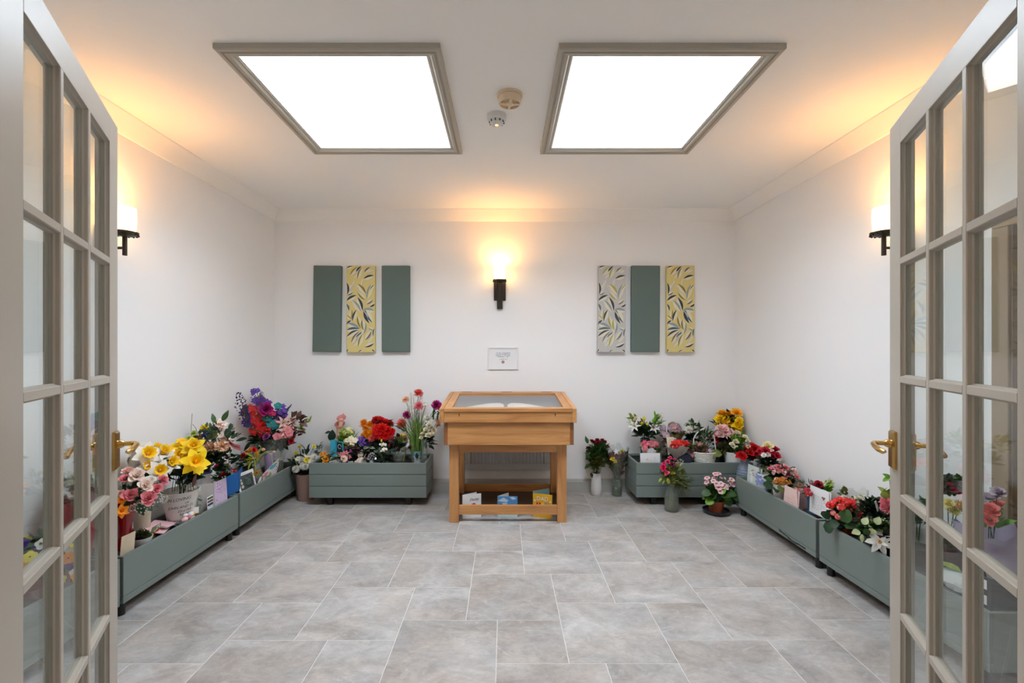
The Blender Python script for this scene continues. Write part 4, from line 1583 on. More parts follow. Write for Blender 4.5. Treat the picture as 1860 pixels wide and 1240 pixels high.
# small items lying in this planter
t = thing('card', 'plain cream card standing in the planter beside the red glass vase', 'card', P_(229, 2.27, SS + .001))
Panel(t, P_(217.5, 2.238, SS + .001), P_(243, 2.318, SS + .001), .116, mat('cream_card', (222, 206, 180), 0.8), 'front_panel', -.01)
t = thing('envelope', 'pale pink envelope lying flat between the white bowl and the handwritten bucket', 'envelope', (-1.962, 2.585, .305))
M = Matrix.Rotation(radians(12), 4, 'Y') @ Matrix.Rotation(radians(-9), 4, 'X') @ Matrix.Rotation(radians(20), 4, 'Z')
PINKP = mat('pale_pink_paper', (226, 180, 186), 0.8)
MB().box(-.055, .055, -.115, .115, -.001, .001, M=M).build('envelope_body', PINKP, t, smooth=False)
mb = MB()
mb.add([M @ Vector(v) for v in ((-.055, -.115, .002), (.055, -.115, .002), (0, -.02, .0035))], [(0, 1, 2)])
mb.build('flap', PINKP, t, smooth=False)
b = Bunch('succulent_bowl', 'small white bowl of mossy green succulents at the front of the left planter', 'potted plant', side(257, -1, 1.925, SS), None, .03)
b.vase([(0, 0), (.03, 0), (.042, .018), (.050, .046), (.046, .046)], CERM, 'bowl')
MB().lathe([(.045, .038), (0, .042)], 16).build('soil', SOIL, b.t)
b.leaves(258, 972, 15, 6, 130, 9, 'leaf', wid=.2).leaves(260, 970, 13, 5, 60, 8, 'olive', wid=.2).leaves(250, 971, 8, 4, 24, 8, 'brown', wid=.2)
b.done()
t = thing('seed_packet', 'small seed packet printed with red tomatoes beside the white bowl', 'packet', P_(279, 2.478, SS + .012))
p = Panel(t, P_(270, 2.45, SS + .012), P_(286, 2.515, SS + .012), .070, mat('packet_green', (120, 140, 88), 0.6), 'packet_body', -.02)
rn = random.Random(2)
p.shape([blob(rn.uniform(.15, .85), rn.uniform(.15, .6), .11, .08) for _ in range(7)], PM('brightred'), 'print')
p.shape([blob(rn.uniform(.4, .9), rn.uniform(.6, .92), .09, .06) for _ in range(6)], CARDW, 'print', .0007)

t = thing('paper_sheet', 'crumpled white paper sheet lying in front of the handwritten bucket', 'paper', (-1.925, 2.61, .272))
mb = MB()
n = 9
rn = random.Random(5)
vs = []
for i in range(n):
    for j in range(5):
        u, v = i / (n - 1), j / 4
        vs.append((-.035 + .07 * v + rn.uniform(-.004, .004), -.075 + .16 * u, .035 * (1 - u) ** 2 + .012 * sin(u * 9 + v * 4) + .03 * v * (1 - u)))
fs = [(i * 5 + j, i * 5 + j + 1, (i + 1) * 5 + j + 1, (i + 1) * 5 + j) for i in range(n - 1) for j in range(4)]
mb.add(vs, fs)
o = mb.build('sheet', CARDW, t, ang=25)
sm = o.modifiers.new('thick', 'SOLIDIFY')
sm.thickness = .001
t = thing('sweet_bundle', 'small pink, white and yellow wrapped sweets at the foot of the handwritten bucket', 'gift', (-1.896, 2.735, SS + .002))
for (x, y, z, r, m) in ((.0, -.045, .052, .022, PM('pinkwhite')), (.006, -.015, .058, .020, PM('pink')), (.0, .02, .075, .022, CARDW), (.0, .045, .068, .018, PM('amber')), (-.02, -.01, .075, .018, CARDW), (-.01, .0, .028, .028, CARDW), (-.01, .04, .030, .028, PM('pinkwhite'))):
    x, y, z, r = x * .75, y * .75, z * .6, r * .75
    MB().ball((x, y, z), r, 12, 8, sc=(1, 1.15, .9)).build('wrapped_sweet', m, t)

# glass jar with one white rose
b = Bunch('rose_jar', 'single white rose in a clear glass jar with a square white label beside the bucket', 'bouquet', side(354, -1, 1.912), None, .12)
b.glass([(0, 0), (.036, 0), (.040, .01), (.041, .105), (.036, .125), (.036, .135)], .55, (190, 184, 160))
b.heads('rose', 'white', [(352, 893, 22, -.01)])
b.leaves(352, 905, 9, 7, 26, 11, 'deep')
b.done()
t = b.t
o = MB().box(-.020, .020, -.0008, 0, -.018, .020).build('label', CARDW, t, smooth=False)
d = Vector((-t.location.x, -t.location.y, 0)).normalized()
o.location = d * .0425 + Vector((0, 0, .06))
o.rotation_euler = (0, 0, atan2(d.y, d.x) + pi / 2)

# tall mixed bouquet in a blue rimmed vase
b = Bunch('mixed_bouquet', 'tall peach carnation, yellow rose and blossom bouquet in a blue-rimmed white vase', 'bouquet', side(372, -1, 2.01), None, .22)
b.vase([(0, 0), (.040, 0), (.050, .06), (.036, .16), (.030, .19), (.043, .222)], CERW)
MB().lathe([(.0425, .214), (.0445, .222), (.0435, .226), (.0405, .222)], 28).build('rim_band', mat('cobalt_glaze', (60, 66, 140), 0.3), b.t)
b.heads('rose', 'yellow', [(372, 778, 19, .06)]).heads('carn', 'peach', [(383, 812, 28, -.03), (404, 808, 26, -.03), (356, 802, 20, .06), (395, 808, 20, 0)])
b.heads('five', 'paleroz', [(392, 771, 12), (399, 764, 12), (405, 778, 12), (412, 791, 13), (402, 790, 13), (417, 801, 12), (410, 784, 12), (397, 780, 11), (408, 769, 11), (405, 797, 12), (412, 800, 12), (389, 783, 11), (420, 795, 10)])
b.heads('five', 'blush', [(401, 772, 14), (408, 792, 14), (414, 786, 11), (396, 786, 12)])
b.heads('mum', 'lime', [(352, 786, 13), (360, 796, 14), (369, 805, 11), (355, 793, 10), (343, 795, 10)]).heads('five', 'rust', [(362, 794, 11), (366, 791, 10)])
b.heads('umbel', 'blue', [(380, 786, 15), (372, 789, 13), (394, 800, 11), (373, 800, 13), (366, 820, 14)])
b.leaves(390, 790, 36, 20, 50, 15, 'sage').leaves(390, 835, 30, 24, 110, 17, 'deep').leaves(402, 830, 22, 20, 40, 13, 'leaf').leaves(422, 792, 8, 12, 14, 10, 'dark')
b.leaf(389, 768, 18, 9, 100, 'leaf').leaf(404, 764, 22, 10, 60, 'leaf').leaf(412, 778, 20, 14, -80, 'deep').leaf(375, 795, 26, 16, 20, 'olive').leaf(420, 795, 12, 8, 30, 'dark')
PKR = mat('dusty_pink_ribbon', (176, 104, 104), 0.4)
mb = MB()
for pts in ([(416, 803), (428, 810), (436, 811)], [(417, 805), (425, 813), (437, 816), (438, 826)], [(416, 804), (414, 820), (415, 840)]):
    P = [hold(px, py, b.base.y - .05) - b.base for px, py in pts]
    w = .014
    for i in range(len(P) - 1):
        mb.add([P[i] + Vector((0, 0, w)), P[i] - Vector((0, 0, w * .6)), P[i + 1] - Vector((0, 0, w * .5)), P[i + 1] + Vector((0, 0, w * .8))], [(0, 1, 2, 3)])
mb.build('ribbon', PKR, b.t, smooth=False)
b.strand([(349, 805), (347, 780), (349, 751)], .0016, 'dark').strand([(362, 800), (356, 778), (350, 770)], .0016, 'dark')
b.strand([(380, 862), (384, 815)], .0022, 'grey').strand([(407, 850), (406, 818)], .0022, 'olive').strand([(416, 850), (417, 818)], .003, 'var')
b.done()

# cards in front of it
t = thing('card', 'grey and lilac folded card standing behind the striped colour swatch', 'card', P_(385, 2.94, SS))
GREYC = mat('warm_grey_card', (186, 180, 176), 0.8)
p = Panel(t, P_(353, 2.90, SS + .001), P_(391, 2.965, SS + .001), .172, GREYC, 'front_panel', .01)
p2 = Panel(t, P_(391, 2.965, SS + .001), P_(413.5, 3.10, SS + .001), .172, mat('lilac_card', (204, 186, 214), 0.8), 'back_panel', .01)
rn = random.Random(8)
p2.shape([blob(rn.uniform(.1, .9), rn.uniform(.1, .95), .03, .018) for _ in range(22)], mat('coral_print', (206, 104, 112), 0.8), 'print')
p2.lines([(.2, .55 + i * .12, .6, .06) for i in range(3)], PM('purple'), 3)
t = thing('colour_swatch', 'small white card with brown, grey and navy stripes at the planter rim', 'card', P_(389, 2.975, SS))
p = Panel(t, P_(377, 2.900, SS + .001), P_(402, 3.050, SS + .001), .098, CARDW, 'front_panel', .004)
for i, c in enumerate(((92, 76, 44), (84, 80, 84), (40, 48, 78))):
    p.rect(.02, .80 - i * .20, .98, .93 - i * .20, mat('stripe_%d' % c[0], c, .8), 'stripe')
p.lines([(.15, .72 - i * .20, .6, .06) for i in range(3)], INK, 6)

b = Bunch('rose_pot', 'little dark red rose plant behind the bright blue card', 'potted plant', side(404, -1, 2.0), None, .08)
b.pot(.04, .03, .085, BLACK)
b.heads('rose', 'crimson', [(394, 847, 11), (412, 846, 12), (406, 862, 14), (424, 855, 10)])
b.heads('gyp', 'white', [(402, 853, 16), (418, 852, 14)], stem=False)
b.leaves(405, 862, 16, 14, 60, 11, 'leaf').leaves(398, 872, 14, 8, 24, 11, 'grey')
b.done()
t = thing('card', 'bright blue folded card standing at the joint of two left planters', 'card', P_(425, 3.20, .302))
BLUEC = mat('bright_blue_card', (24, 92, 160), 0.6)
Panel(t, side(409, -1, 1.905, .302), side(433, -1, 1.90, .302), .136, BLUEC, 'front_panel', .004)
Panel(t, side(433, -1, 1.902, .302), side(441, -1, 1.96, .302), .136, BLUEC, 'back_panel', .004)
t = thing('card', 'tilted white-bordered card with dark green lettering beside the blue card', 'card', P_(447, 3.37, SS))
p = Panel(t, P_(436, 3.305, SS + .001), P_(466, 3.49, SS + .001), .132, CARDW, 'front_panel', .03)
p.rect(.10, .06, .90, .84, mat('charcoal_print', (74, 76, 74), .8), 'print')
p.shape([blob(.60, .45, .24, .34, 18)], mat('bottle_green_print', (44, 62, 60), .8), 'print', .0008)
p.lines([(.42, .64 - i * .075, .34, .055) for i in range(6)], mat('mint_print', (170, 190, 176), .8), 9, .0011)
p.shape([blob(.2, .45, .06, .08), blob(.22, .25, .07, .09), blob(.18, .62, .05, .06)], mat('pale_print', (206, 200, 176), .8), 'print', .0009)
p.lines([(.30, .88, .4, .07)], INKD, 3)

b = Bunch('rose_posy', 'small posy of red roses behind the yellow tulips in the far left corner', 'bouquet', side(450, -1, 2.02), None, .14)
b.pot(.045, .034, .12, mat('dark_purple_pot', (50, 36, 52), .5))
b.heads('rose', 'red', [(442, 828, 14), (450, 822, 13), (461, 817, 12), (455, 832, 11), (446, 836, 12)])
b.heads('gyp', 'white', [(438, 835, 12)], stem=False)
b.leaves(448, 838, 16, 12, 50, 13, 'dark').leaves(444, 848, 12, 8, 20, 13, 'deep')
b.done()
b = Bunch('wilted_tulips', 'wilting orange-yellow tulips drooping from a bulb-shaped clear vase', 'bouquet', side(466, -1, 1.93), None, .20)
b.glass([(0, 0), (.032, 0), (.046, .03), (.044, .07), (.026, .13), (.024, .19), (.036, .23)], .35, (190, 186, 140))
b.heads('tulip', 'orange', [(455, 816, 15), (467, 824, 16), (451, 820, 11)], face=Vector((.1, -.2, .8))).heads('lily', 'amber', [(466, 857, 17, -.08), (469, 830, 15)], face=Vector((.3, -.5, -.5)), stem=False)
b.heads('tulip', 'peach', [(478, 816, 14), (498, 820, 10)], face=Vector((.8, -.3, .2)))
for pts in ([(464, 842), (463, 835), (452, 830), (449, 838), (450, 844), (453, 838), (459, 830)], [(466, 840), (472, 828), (484, 820), (498, 819)], [(466, 840), (474, 825), (486, 820), (493, 826), (495, 842)], [(465, 860), (463, 840), (462, 832)], [(467, 836), (470, 820), (474, 812), (470, 808)]):
    b.strand(pts, .0028, 'yellowgreen', -.04)
b.leaves(464, 832, 9, 8, 14, 16, 'yellowgreen', wid=.18)
b.done()
t = thing('cup', 'tall lilac cup behind the wilting tulips', 'cup', side(489, -1, 1.965))
MB().lathe([(0, 0), (.030, 0), (.038, .15), (.038, .19), (.034, .19), (.032, .02), (0, .015)], 28).build('cup_body', mat('lilac_ceramic', (150, 132, 166), .4), t)
MB().lathe([(.0385, .176), (.040, .19), (.037, .193), (.034, .188)], 28).build('rim', mat('lilac_rim', (172, 156, 184), .4), t)
t = thing('card', 'leaf-shaped white card with teal and pink flowers in the far left planter', 'card', P_(490, 3.66, SS))
p = Panel(t, P_(468, 3.475, SS + .001), P_(508, 3.86, SS + .001), .125, mat('pointed_card_base', (222, 214, 214), .7), 'front_panel', .004)
# cut to a pointed outline: rebuild the sheet's mesh
mb = MB()
out = [(.02, 0), (.0, .18), (.10, .42), (.30, .58), (.55, .76), (.80, .90), (1.0, 1.0), (.97, .62), (.90, .30), (.82, .04), (.80, 0)]
mb.prism([(u * p.w, v * p.h) for u, v in out], -.0016, 0, 'z')
p.o.data = mb.mesh('front_panel', mat('pointed_card', (222, 214, 214), .7), False)
rn = random.Random(12)
p.shape([blob(.66, .66, .16, .12, 12, rn, .25), blob(.80, .74, .10, .07, 12, rn, .2)], mat('teal_print', (96, 172, 186), .8), 'print')
p.shape([blob(.36, .46, .10, .09, 12, rn, .2), blob(.32, .36, .10, .06, 12, rn, .2), blob(.24, .42, .05, .04, 10, rn, .2)], mat('rose_print', (206, 130, 156), .8), 'print', .0006)
p.shape([blob(.42, .20, .14, .12, 12, rn, .3), blob(.55, .28, .05, .14, 10, rn, .2)], mat('sage_print', (150, 164, 120), .8), 'print', .0007)
p.shape([blob(u, v, .025, .03, 8) for u, v in ((.10, .18), (.16, .22), (.86, .55), (.90, .42), (.84, .35), (.93, .85), (.22, .10), (.48, .68))], mat('dark_petal_print', (96, 40, 66), .8), 'print', .0008)

# the big multicoloured bouquet in the corner
b = Bunch('corner_bouquet', 'large multicoloured bouquet of red, magenta, teal and purple flowers in the far left corner', 'bouquet', side(499, -1, 1.965), None, .24)
b.glass([(0, 0), (.065, 0), (.068, .01), (.074, .24)], .35, (150, 128, 100))
b.sleeve(.078, .13, .20, CELLO, z0=.10, name='cellophane')
b.axis('plume', 'purple', [(466, 748, 461, 704, 0), (478, 745, 475, 710, 0)])
b.axis('plume', 'dkpurple', [(449, 775, 433, 712, 0), (452, 775, 444, 735, 0)])
b.axis('spike', 'violet', [(514, 752, 530, 734, 0)])
b.scatter('five', 'purple', 470, 729, 10, 8, 12, 10, stem=False, cam=1.2).scatter('five', 'purple', 483, 732, 7, 5, 7, 9, stem=False, cam=1.2).scatter('five', 'purple', 464, 710, 7, 5, 6, 8, stem=False, cam=1.2).scatter('five', 'dkpurple', 446, 747, 7, 12, 14, 8, stem=False, cam=1.2)
b.scatter('five', 'violet', 450, 765, 8, 7, 9, 10, stem=False, cam=1.2).scatter('five', 'purple', 511, 745, 12, 10, 14, 10, stem=False, cam=1.2).scatter('five', 'violet', 506, 757, 10, 4, 7, 10, stem=False, cam=1.2)
b.heads('umbel', 'purple', [(509, 757, 13), (474, 719, 9)], stem=False)
b.heads('pansy', 'red', [(454, 740, 15, -.07), (463, 742, 15, -.07), (459, 750, 13, -.07), (452, 757, 15, -.07), (470, 757, 16, -.07), (462, 768, 17, -.07), (476, 775, 16, -.07), (470, 785, 16, -.07), (484, 785, 16, -.07), (478, 765, 14, -.07), (459, 780, 16, -.07), (487, 776, 13, -.07), (474, 749, 14, -.07), (465, 778, 15, -.07), (456, 762, 14, -.07), (481, 793, 13, -.07), (470, 768, 14, -.07), (460, 788, 12, -.07)], stem=False, cam=1.8, up=.15, jit=.4, k=.88)
b.heads('pansy', 'dkred', [(467, 792, 16, .03), (475, 797, 15, .03), (459, 775, 14, .04), (480, 770, 14, .04)], stem=False, cam=1.8, up=.15, jit=.4, k=.88)
b.heads('peony', 'magenta', [(484, 743, 29, -.08)], cam=1.3)
b.heads('pansy', 'hot', [(494, 749, 15, -.04), (474, 748, 14, -.03)])
b.heads('pansy', 'teal', [(485, 757, 17, -.06), (493, 768, 18, -.05), (505, 736, 14), (500, 772, 16, -.04), (515, 748, 14), (498, 780, 12), (512, 747, 12), (490, 762, 14)], stem=False, cam=1.5)
b.heads('rose', 'orchid', [(484, 793, 15, -.10)])
b.heads('lily', 'blush', [(514, 768, 24, -.05), (525, 772, 22), (520, 782, 24, -.06), (509, 776, 20), (530, 764, 18), (516, 762, 20)]).heads('pansy', 'pink', [(523, 780, 14, -.08), (503, 792, 14, -.08), (522, 789, 13, -.08), (512, 790, 13, -.08), (533, 778, 12), (526, 786, 14, -.08), (508, 763, 14)], stem=False, cam=1.3)
b.heads('rose', 'crimson', [(529, 801, 13), (508, 794, 12)]).heads('rose', 'salmon', [(520, 802, 12), (531, 794, 12)])
b.leaves(486, 806, 44, 14, 120, 19, 'deep').leaves(500, 800, 22, 14, 40, 16, 'sage').leaves(490, 770, 34, 26, 40, 14, 'dark', dy=.07).leaves(540, 764, 14, 10, 22, 14, 'brown').leaves(535, 785, 12, 10, 20, 12, 'brown').leaves(470, 732, 16, 18, 24, 10, 'lime')
b.leaves(557, 765, 7, 4, 12, 8, 'lime', wid=.4).leaves(544, 778, 6, 6, 14, 8, 'lime', wid=.4).leaves(453, 800, 16, 8, 30, 20, 'dark', wid=.14)
b.leaf(448, 796, 22, 8, 190, 'deep').leaf(455, 802, 22, 7, 235, 'deep').leaf(505, 800, 26, 12, 15, 'sage').leaf(545, 766, 16, 10, -30, 'brown').leaf(540, 758, 14, 9, 60, 'brown')
b.strand([(530, 782), (545, 770), (560, 766)], .0014, 'lime').strand([(520, 800), (530, 820), (542, 850)], .0012, 'var')
b.done()

# ------------------------------------------------------------------ pot on the floor in the corner
b = Bunch('chrysanthemum_pot', 'white and yellow chrysanthemums in a dusky pink pot on the floor in the left corner', 'potted plant', (-1.742, 4.0, 0), None, .24)
b.pot(.088, .066, .235, mat('dusky_pink_pot', (156, 124, 116), .55), rim=False)
b.heads('mum', 'white', [(537, 851, 15, -.10), (555, 847, 13, -.12), (571, 831, 13, -.04), (533, 831, 13), (561, 826, 10), (548, 836, 14, -.06), (560, 840, 11, -.08), (549, 846, 12, -.1), (567, 834, 10, -.06)])
b.heads('daisy', 'white', [(541, 832, 11, -.05), (565, 838, 11, -.08), (558, 826, 11), (572, 828, 11)]).heads('mum', 'ivory', [(547, 833, 12, -.04), (553, 840, 12, -.05)])
b.heads('rose', 'lemon', [(557, 835, 11, -.08), (538, 823, 9), (544, 812, 8), (570, 811, 8)])
b.leaves(552, 845, 24, 14, 100, 12, 'dark').leaves(550, 856, 20, 8, 50, 14, 'deep').leaves(578, 816, 8, 12, 20, 9, 'grey').leaves(556, 822, 6, 8, 8, 14, 'dark')
b.strand([(582, 830), (584, 815), (585, 806)], .002, 'grey').strand([(546, 825), (544, 813)], .0016, 'dark').strand([(568, 825), (570, 812)], .0016, 'dark')
b.done()

# ================================================================== BACK LEFT PLANTER
b = Bunch('daffodil_pot', 'small pot of orange-yellow daffodils at the left end of the slatted planter', 'potted plant', back(590, 3.90), None, .06)
b.pot(.035, .026, .07, BLACK)
b.heads('daff', 'amber', [(590, 824, 15), (592, 834, 16, -.03), (584, 825, 9), (586, 835, 9)], face=None)
b.leaves(600, 832, 8, 8, 16, 20, 'leaf', kind=3, wid=.09).leaves(603, 828, 5, 7, 8, 20, 'brown', kind=3, wid=.08)
b.done()
t = thing('card', 'turquoise folded card with a dark panel showing a ring and orange fruit', 'card', back(612, 4.02))
TQ = mat('turquoise_card', (62, 172, 196), .6)
z0 = .37
pa = Panel(t, P_(600, 4.00, z0), P_(609, 4.04, z0), .150, TQ, 'back_panel', .0)
pb_ = Panel(t, P_(609, 4.04, z0), P_(623.5, 3.98, z0), .140, TQ, 'front_panel', .0)
pb_.rect(.20, .10, .86, .92, mat('midnight_print', (28, 38, 60), .7), 'print')
ring = [[(.55 + .24 * cos(a) * r, .66 + .15 * sin(a) * r) for (a, r) in ((q * pi / 8, 1), ((q + 1) * pi / 8, 1), ((q + 1) * pi / 8, .74), (q * pi / 8, .74))] for q in range(14)]
pb_.shape(ring, CARDW, 'print', .0008)
pb_.shape([blob(.45, .24, .20, .10), blob(.62, .30, .16, .09)], mat('coral_fruit_print', (224, 130, 92), .7), 'print', .0008)
MB().box(-.05, .045, -.03, .03, .0, z0 - SB - .001).build('stand', CARDW, t, smooth=False)

b = Bunch('calla_lilies', 'two peach calla lilies standing behind the turquoise card', 'bouquet', back(616, 4.12), None, .10)
b.pot(.045, .035, .10, BLACK)
b.axis('calla', 'peach', [(617, 786, 620, 757, 0), (614, 800, 617, 768, -.02)])
b.strand([(616, 815), (617, 786)], .007, 'bright').strand([(614, 815), (614, 800)], .007, 'bright')
b.leaf(601, 800, 20, 16, 80, 'deep', -.02).leaf(601, 784, 12, 6, 190, 'deep').leaf(621, 792, 16, 10, 75, 'bright').leaf(622, 806, 20, 18, 30, 'bright', -.05)
b.done()
b = Bunch('cream_primula', 'cluster of cream and pale green primulas right of the calla lilies', 'potted plant', back(634, 4.08), None, .09)
b.pot(.045, .035, .09, BLACK)
b.heads('umbel', 'cream', [(632, 782, 20), (627, 785, 14), (637, 787, 14), (629, 800, 13, -.06), (642, 802, 18, -.08), (644, 797, 14), (636, 808, 12, -.06), (634, 778, 14)])
b.heads('five', 'ivory', [(631, 799, 10, -.1), (640, 803, 12, -.12), (645, 799, 11, -.12), (638, 795, 10, -.1)])
b.leaves(634, 795, 12, 12, 50, 12, 'lime').leaves(628, 802, 10, 10, 30, 13, 'bright', wid=.45).leaves(636, 812, 12, 6, 20, 12, 'dark')
b.done()
b = Bunch('purple_tulips', 'low bunch of mauve and plum tulips below the cream primulas', 'bouquet', back(637, 4.0), None, .07)
b.pot(.04, .03, .07, BLACK)
b.heads('tulip', 'orchid', [(627, 816, 11), (634, 812, 11), (637, 819, 12, -.04), (632, 819, 10)], face=Vector((-.1, -.5, .8))).heads('tulip', 'magenta', [(645, 812, 12), (651, 817, 12), (648, 820, 10)], face=Vector((.4, -.5, .6)))
b.leaves(638, 824, 14, 6, 40, 13, 'deep')
b.done()
b = Bunch('pink_lily_pot', 'tiny pink lilies in a dark pot at the front rim of the slatted planter', 'potted plant', back(626, 3.885), None, .065)
b.pot(.034, .028, .075, mat('dark_plum_pot', (72, 46, 52), .5))
b.heads('lily', 'pink', [(621, 825, 13), (628, 823, 12), (633, 829, 11)]).heads('daisy', 'pinkwhite', [(625, 833, 13, -.04)]).heads('daisy', 'blush', [(623, 829, 8, -.03)])
b.leaves(625, 832, 9, 5, 24, 10, 'leaf')
b.done()
b = Bunch('geranium_bunch', 'orange marigolds and bright red carnations massed in the slatted planter', 'bouquet', back(682, 4.05), None, .17)
b.glass([(0, 0), (.04, 0), (.05, .17)], .5, (60, 80, 60), mat('dark_green_glass_vase', (26, 44, 36), .1, coat=.6))
b.heads('mum', 'orange', [(661, 768, 20, .0), (672, 770, 16), (663, 776, 14), (667, 783, 16, -.04), (668, 792, 16, -.05), (660, 790, 13, -.03), (677, 773, 10), (664, 797, 10, -.04)]).heads('mum', 'amber', [(672, 785, 15, -.05), (663, 786, 12, -.05), (670, 795, 10, -.06)])
b.heads('carn', 'red', [(683, 762, 17), (692, 764, 18), (701, 767, 17), (709, 769, 14)]).heads('carn', 'brightred', [(686, 778, 20, -.05), (694, 778, 22, -.06), (704, 782, 20, -.05), (684, 788, 18, -.07), (695, 790, 20, -.08), (708, 787, 18, -.05), (689, 784, 18, -.08), (701, 791, 16, -.08), (712, 783, 13, -.04)])
b.heads('carn', 'salmon', [(675, 796, 12, -.07), (709, 797, 14, -.02)])
b.leaves(692, 805, 20, 12, 90, 16, 'deep').leaves(690, 800, 24, 8, 40, 13, 'dark').leaves(690, 772, 20, 6, 30, 11, 'dark')
b.done()
b = Bunch('purple_freesias', 'bunch of purple freesias under the orange marigolds', 'bouquet', back(663, 3.99), None, .10)
b.pot(.04, .03, .09, BLACK)
b.heads('five', 'purple', [(655, 797, 13), (660, 804, 14, -.03), (666, 802, 13, -.03), (672, 802, 12), (657, 805, 11), (663, 800, 12), (669, 806, 11, -.04), (654, 801, 10)]).heads('umbel', 'purple', [(660, 800, 14), (670, 803, 12)])
b.leaves(664, 810, 14, 8, 60, 13, 'deep')
b.leaf(660, 814, 14, 8, 20, 'grey', -.05).leaf(670, 812, 12, 6, -10, 'grey', -.05)
b.done()
# little ornaments at the rim
t = thing('cherub_figurine', 'small pale cherub figurine sitting at the planter rim', 'figurine', back(656, 3.895))
IVS = mat('ivory_stone', (214, 204, 190), .6)
mb = MB()
mb.lathe([(0, 0), (.030, 0), (.034, .012), (.028, .030), (.022, .050), (.019, .062), (.010, .070), (.009, .074), (.016, .080), (.0185, .092), (.015, .105), (.008, .111), (0, .112)], 18)
mb.tube([(-.018, -.006, .058), (-.030, -.018, .044), (-.020, -.030, .034)], [.009, .008, .007], 8).tube([(.018, -.006, .058), (.030, -.018, .044), (.018, -.032, .036)], [.009, .008, .007], 8)
mb.tube([(-.014, -.014, .014), (-.022, -.040, .018), (-.020, -.050, .006)], [.012, .010, .008], 8).tube([(.014, -.014, .014), (.022, -.042, .016), (.024, -.052, .004)], [.012, .010, .008], 8)
mb.build('figure', IVS, t)
for s in (-1, 1):
    M = Matrix.Translation((s * .010, .016, .050)) @ Matrix.Rotation(radians(20) * s, 4, 'Z')
    MB().petal(.050, .017, 0 if s > 0 else pi, 40, 0, 0, curl=30, cup=.2, M=M, nu=5).build('wing', IVS, t)
MB().ball((0, .002, .099), .0185, 12, 8, sc=(1.05, 1.05, .75)).build('hair', mat('brown_stone', (110, 92, 62), .7), t)
t = thing('stone_rose', 'small grey stone rose beside the cherub figurine', 'ornament', back(663, 3.872))
mb = MB()
for i in range(14):
    u = i / 13
    mb.petal(.016 + .012 * u, .007 + .006 * u, i * 2.4, 85 - 55 * u, .001 + .004 * u, .06 - .012 * u, curl=-20, cup=.3, nu=3)
mb.lathe([(.022, 0), (.018, .03), (.006, .058)], 12)
mb.build('carved_rose', mat('grey_stone', (150, 138, 128), .8), t)
t = thing('red_ribbon_gift', 'tiny pink parcel tied with red ribbon at the planter rim', 'gift', back(648, 3.880))
MB().box(-.018, .018, -.014, .014, .0, .042).build('parcel', mat('pale_pink_parcel', (218, 186, 180), .7), t, smooth=False, bevel=.003)
MB().box(.006, .013, -.0155, .0155, -.0005, .0435).build('ribbon', PM('red'), t, smooth=False)
t = thing('silver_ornament', 'sparkling silver beaded ornament at the planter rim', 'ornament', back(676, 3.885))
SILV = mat('silver_beads', (206, 210, 216), .16, metal=1.0)
MB().lathe([(.028, 0), (.030, .02), (.020, .05), (.010, .055)], 14).build('base', SILV, t, smooth=False)
rn = random.Random(21)
for i in range(34):
    u = (i + .5) / 34
    a = i * 2.4
    z = .045 + .065 * u
    r = (.030 * sin(pi * (.18 + .78 * u)) + .004)
    MB().ball((r * cos(a), r * sin(a), z), .0075, 6, 4).build('bead', SILV, t, smooth=False)
for s in (-1, 1):
    MB().ball((s * .032, -.006, .058), .014, 7, 5).build('bead', SILV, t, smooth=False)
t = thing('folded_tissue', 'folded white tissue paper lying beside the tiny lily pot', 'paper', back(611, 3.90, SB))
for i, (w, z, r) in enumerate(((.055, .020, 4), (.050, .032, -6), (.044, .044, 9))):
    mb = MB()
    for q in range(7):
        u0, u1 = -1 + 2 * q / 7, -1 + 2 * (q + 1) / 7
        z0_, z1_ = .005 * sin(u0 * 5 + i), .005 * sin(u1 * 5 + i)
        mb.add([(w * u0, -.03, z + z0_), (w * u1, -.03, z + z1_), (w * u1, .05, z + .022 + z1_), (w * u0, .05, z + .022 + z0_)], [(0, 1, 2, 3)])
    o = mb.build('fold', CARDW, t)
    o.rotation_euler = (0, 0, radians(r))
    o.modifiers.new('thick', 'SOLIDIFY').thickness = .008
MB().box(-.05, .05, -.03, .05, 0, .018).build('fold', CARDW, t, smooth=False, bevel=.01)
t = thing('plant_label', 'small white label card lying at the rim beside the parcel', 'label', back(637, 3.87))
p = Panel(t, P_(632.5, 3.865, SB), P_(642, 3.875, SB), .045, CARDW, 'label_card', -.02)
p.lines([(.15, .80, .7, .10), (.15, .66, .6, .10)], INK, 5)
b = Bunch('orchid_stem', 'white orchid stem with a yellow bud in front of the red carnations', 'bouquet', back(695, 3.90), None, .06)
b.pot(.035, .028, .07, BLACK)
b.heads('orchid', 'white', [(697, 807, 11), (699, 815, 11, -.03), (695, 818, 9, -.03), (693, 806, 9)]).heads('bud', 'lemon', [(693, 800, 6)], face=Vector((0, -.3, 1)))
b.strand([(694, 835), (693, 815), (692, 796)], .002, 'bright')
b.leaves(690, 824, 7, 7, 26, 8, 'grey').leaves(697, 832, 10, 5, 26, 12, 'deep')
b.done()
b = Bunch('dark_tulip_tumbler', 'deep burgundy tulips drooping from a clear glass tumbler', 'bouquet', back(725, 3.93), None, .12)
b.glass([(0, 0), (.044, 0), (.048, .006), (.062, .125)], .35, (150, 140, 100))
b.heads('tulip', 'burg', [(723, 790, 15), (716, 812, 13, -.02), (724, 816, 14, -.05), (744, 812, 14), (719, 805, 11)], face=Vector((-.1, -.7, .5)))
b.heads('rose', 'crimson', [(711, 808, 12, .03), (713, 801, 11, .04)]).heads('rose', 'dusty', [(735, 796, 14, .05), (729, 795, 11, .05), (710, 797, 14, .05)]).heads('five', 'amber', [(731, 789, 10, .05)])
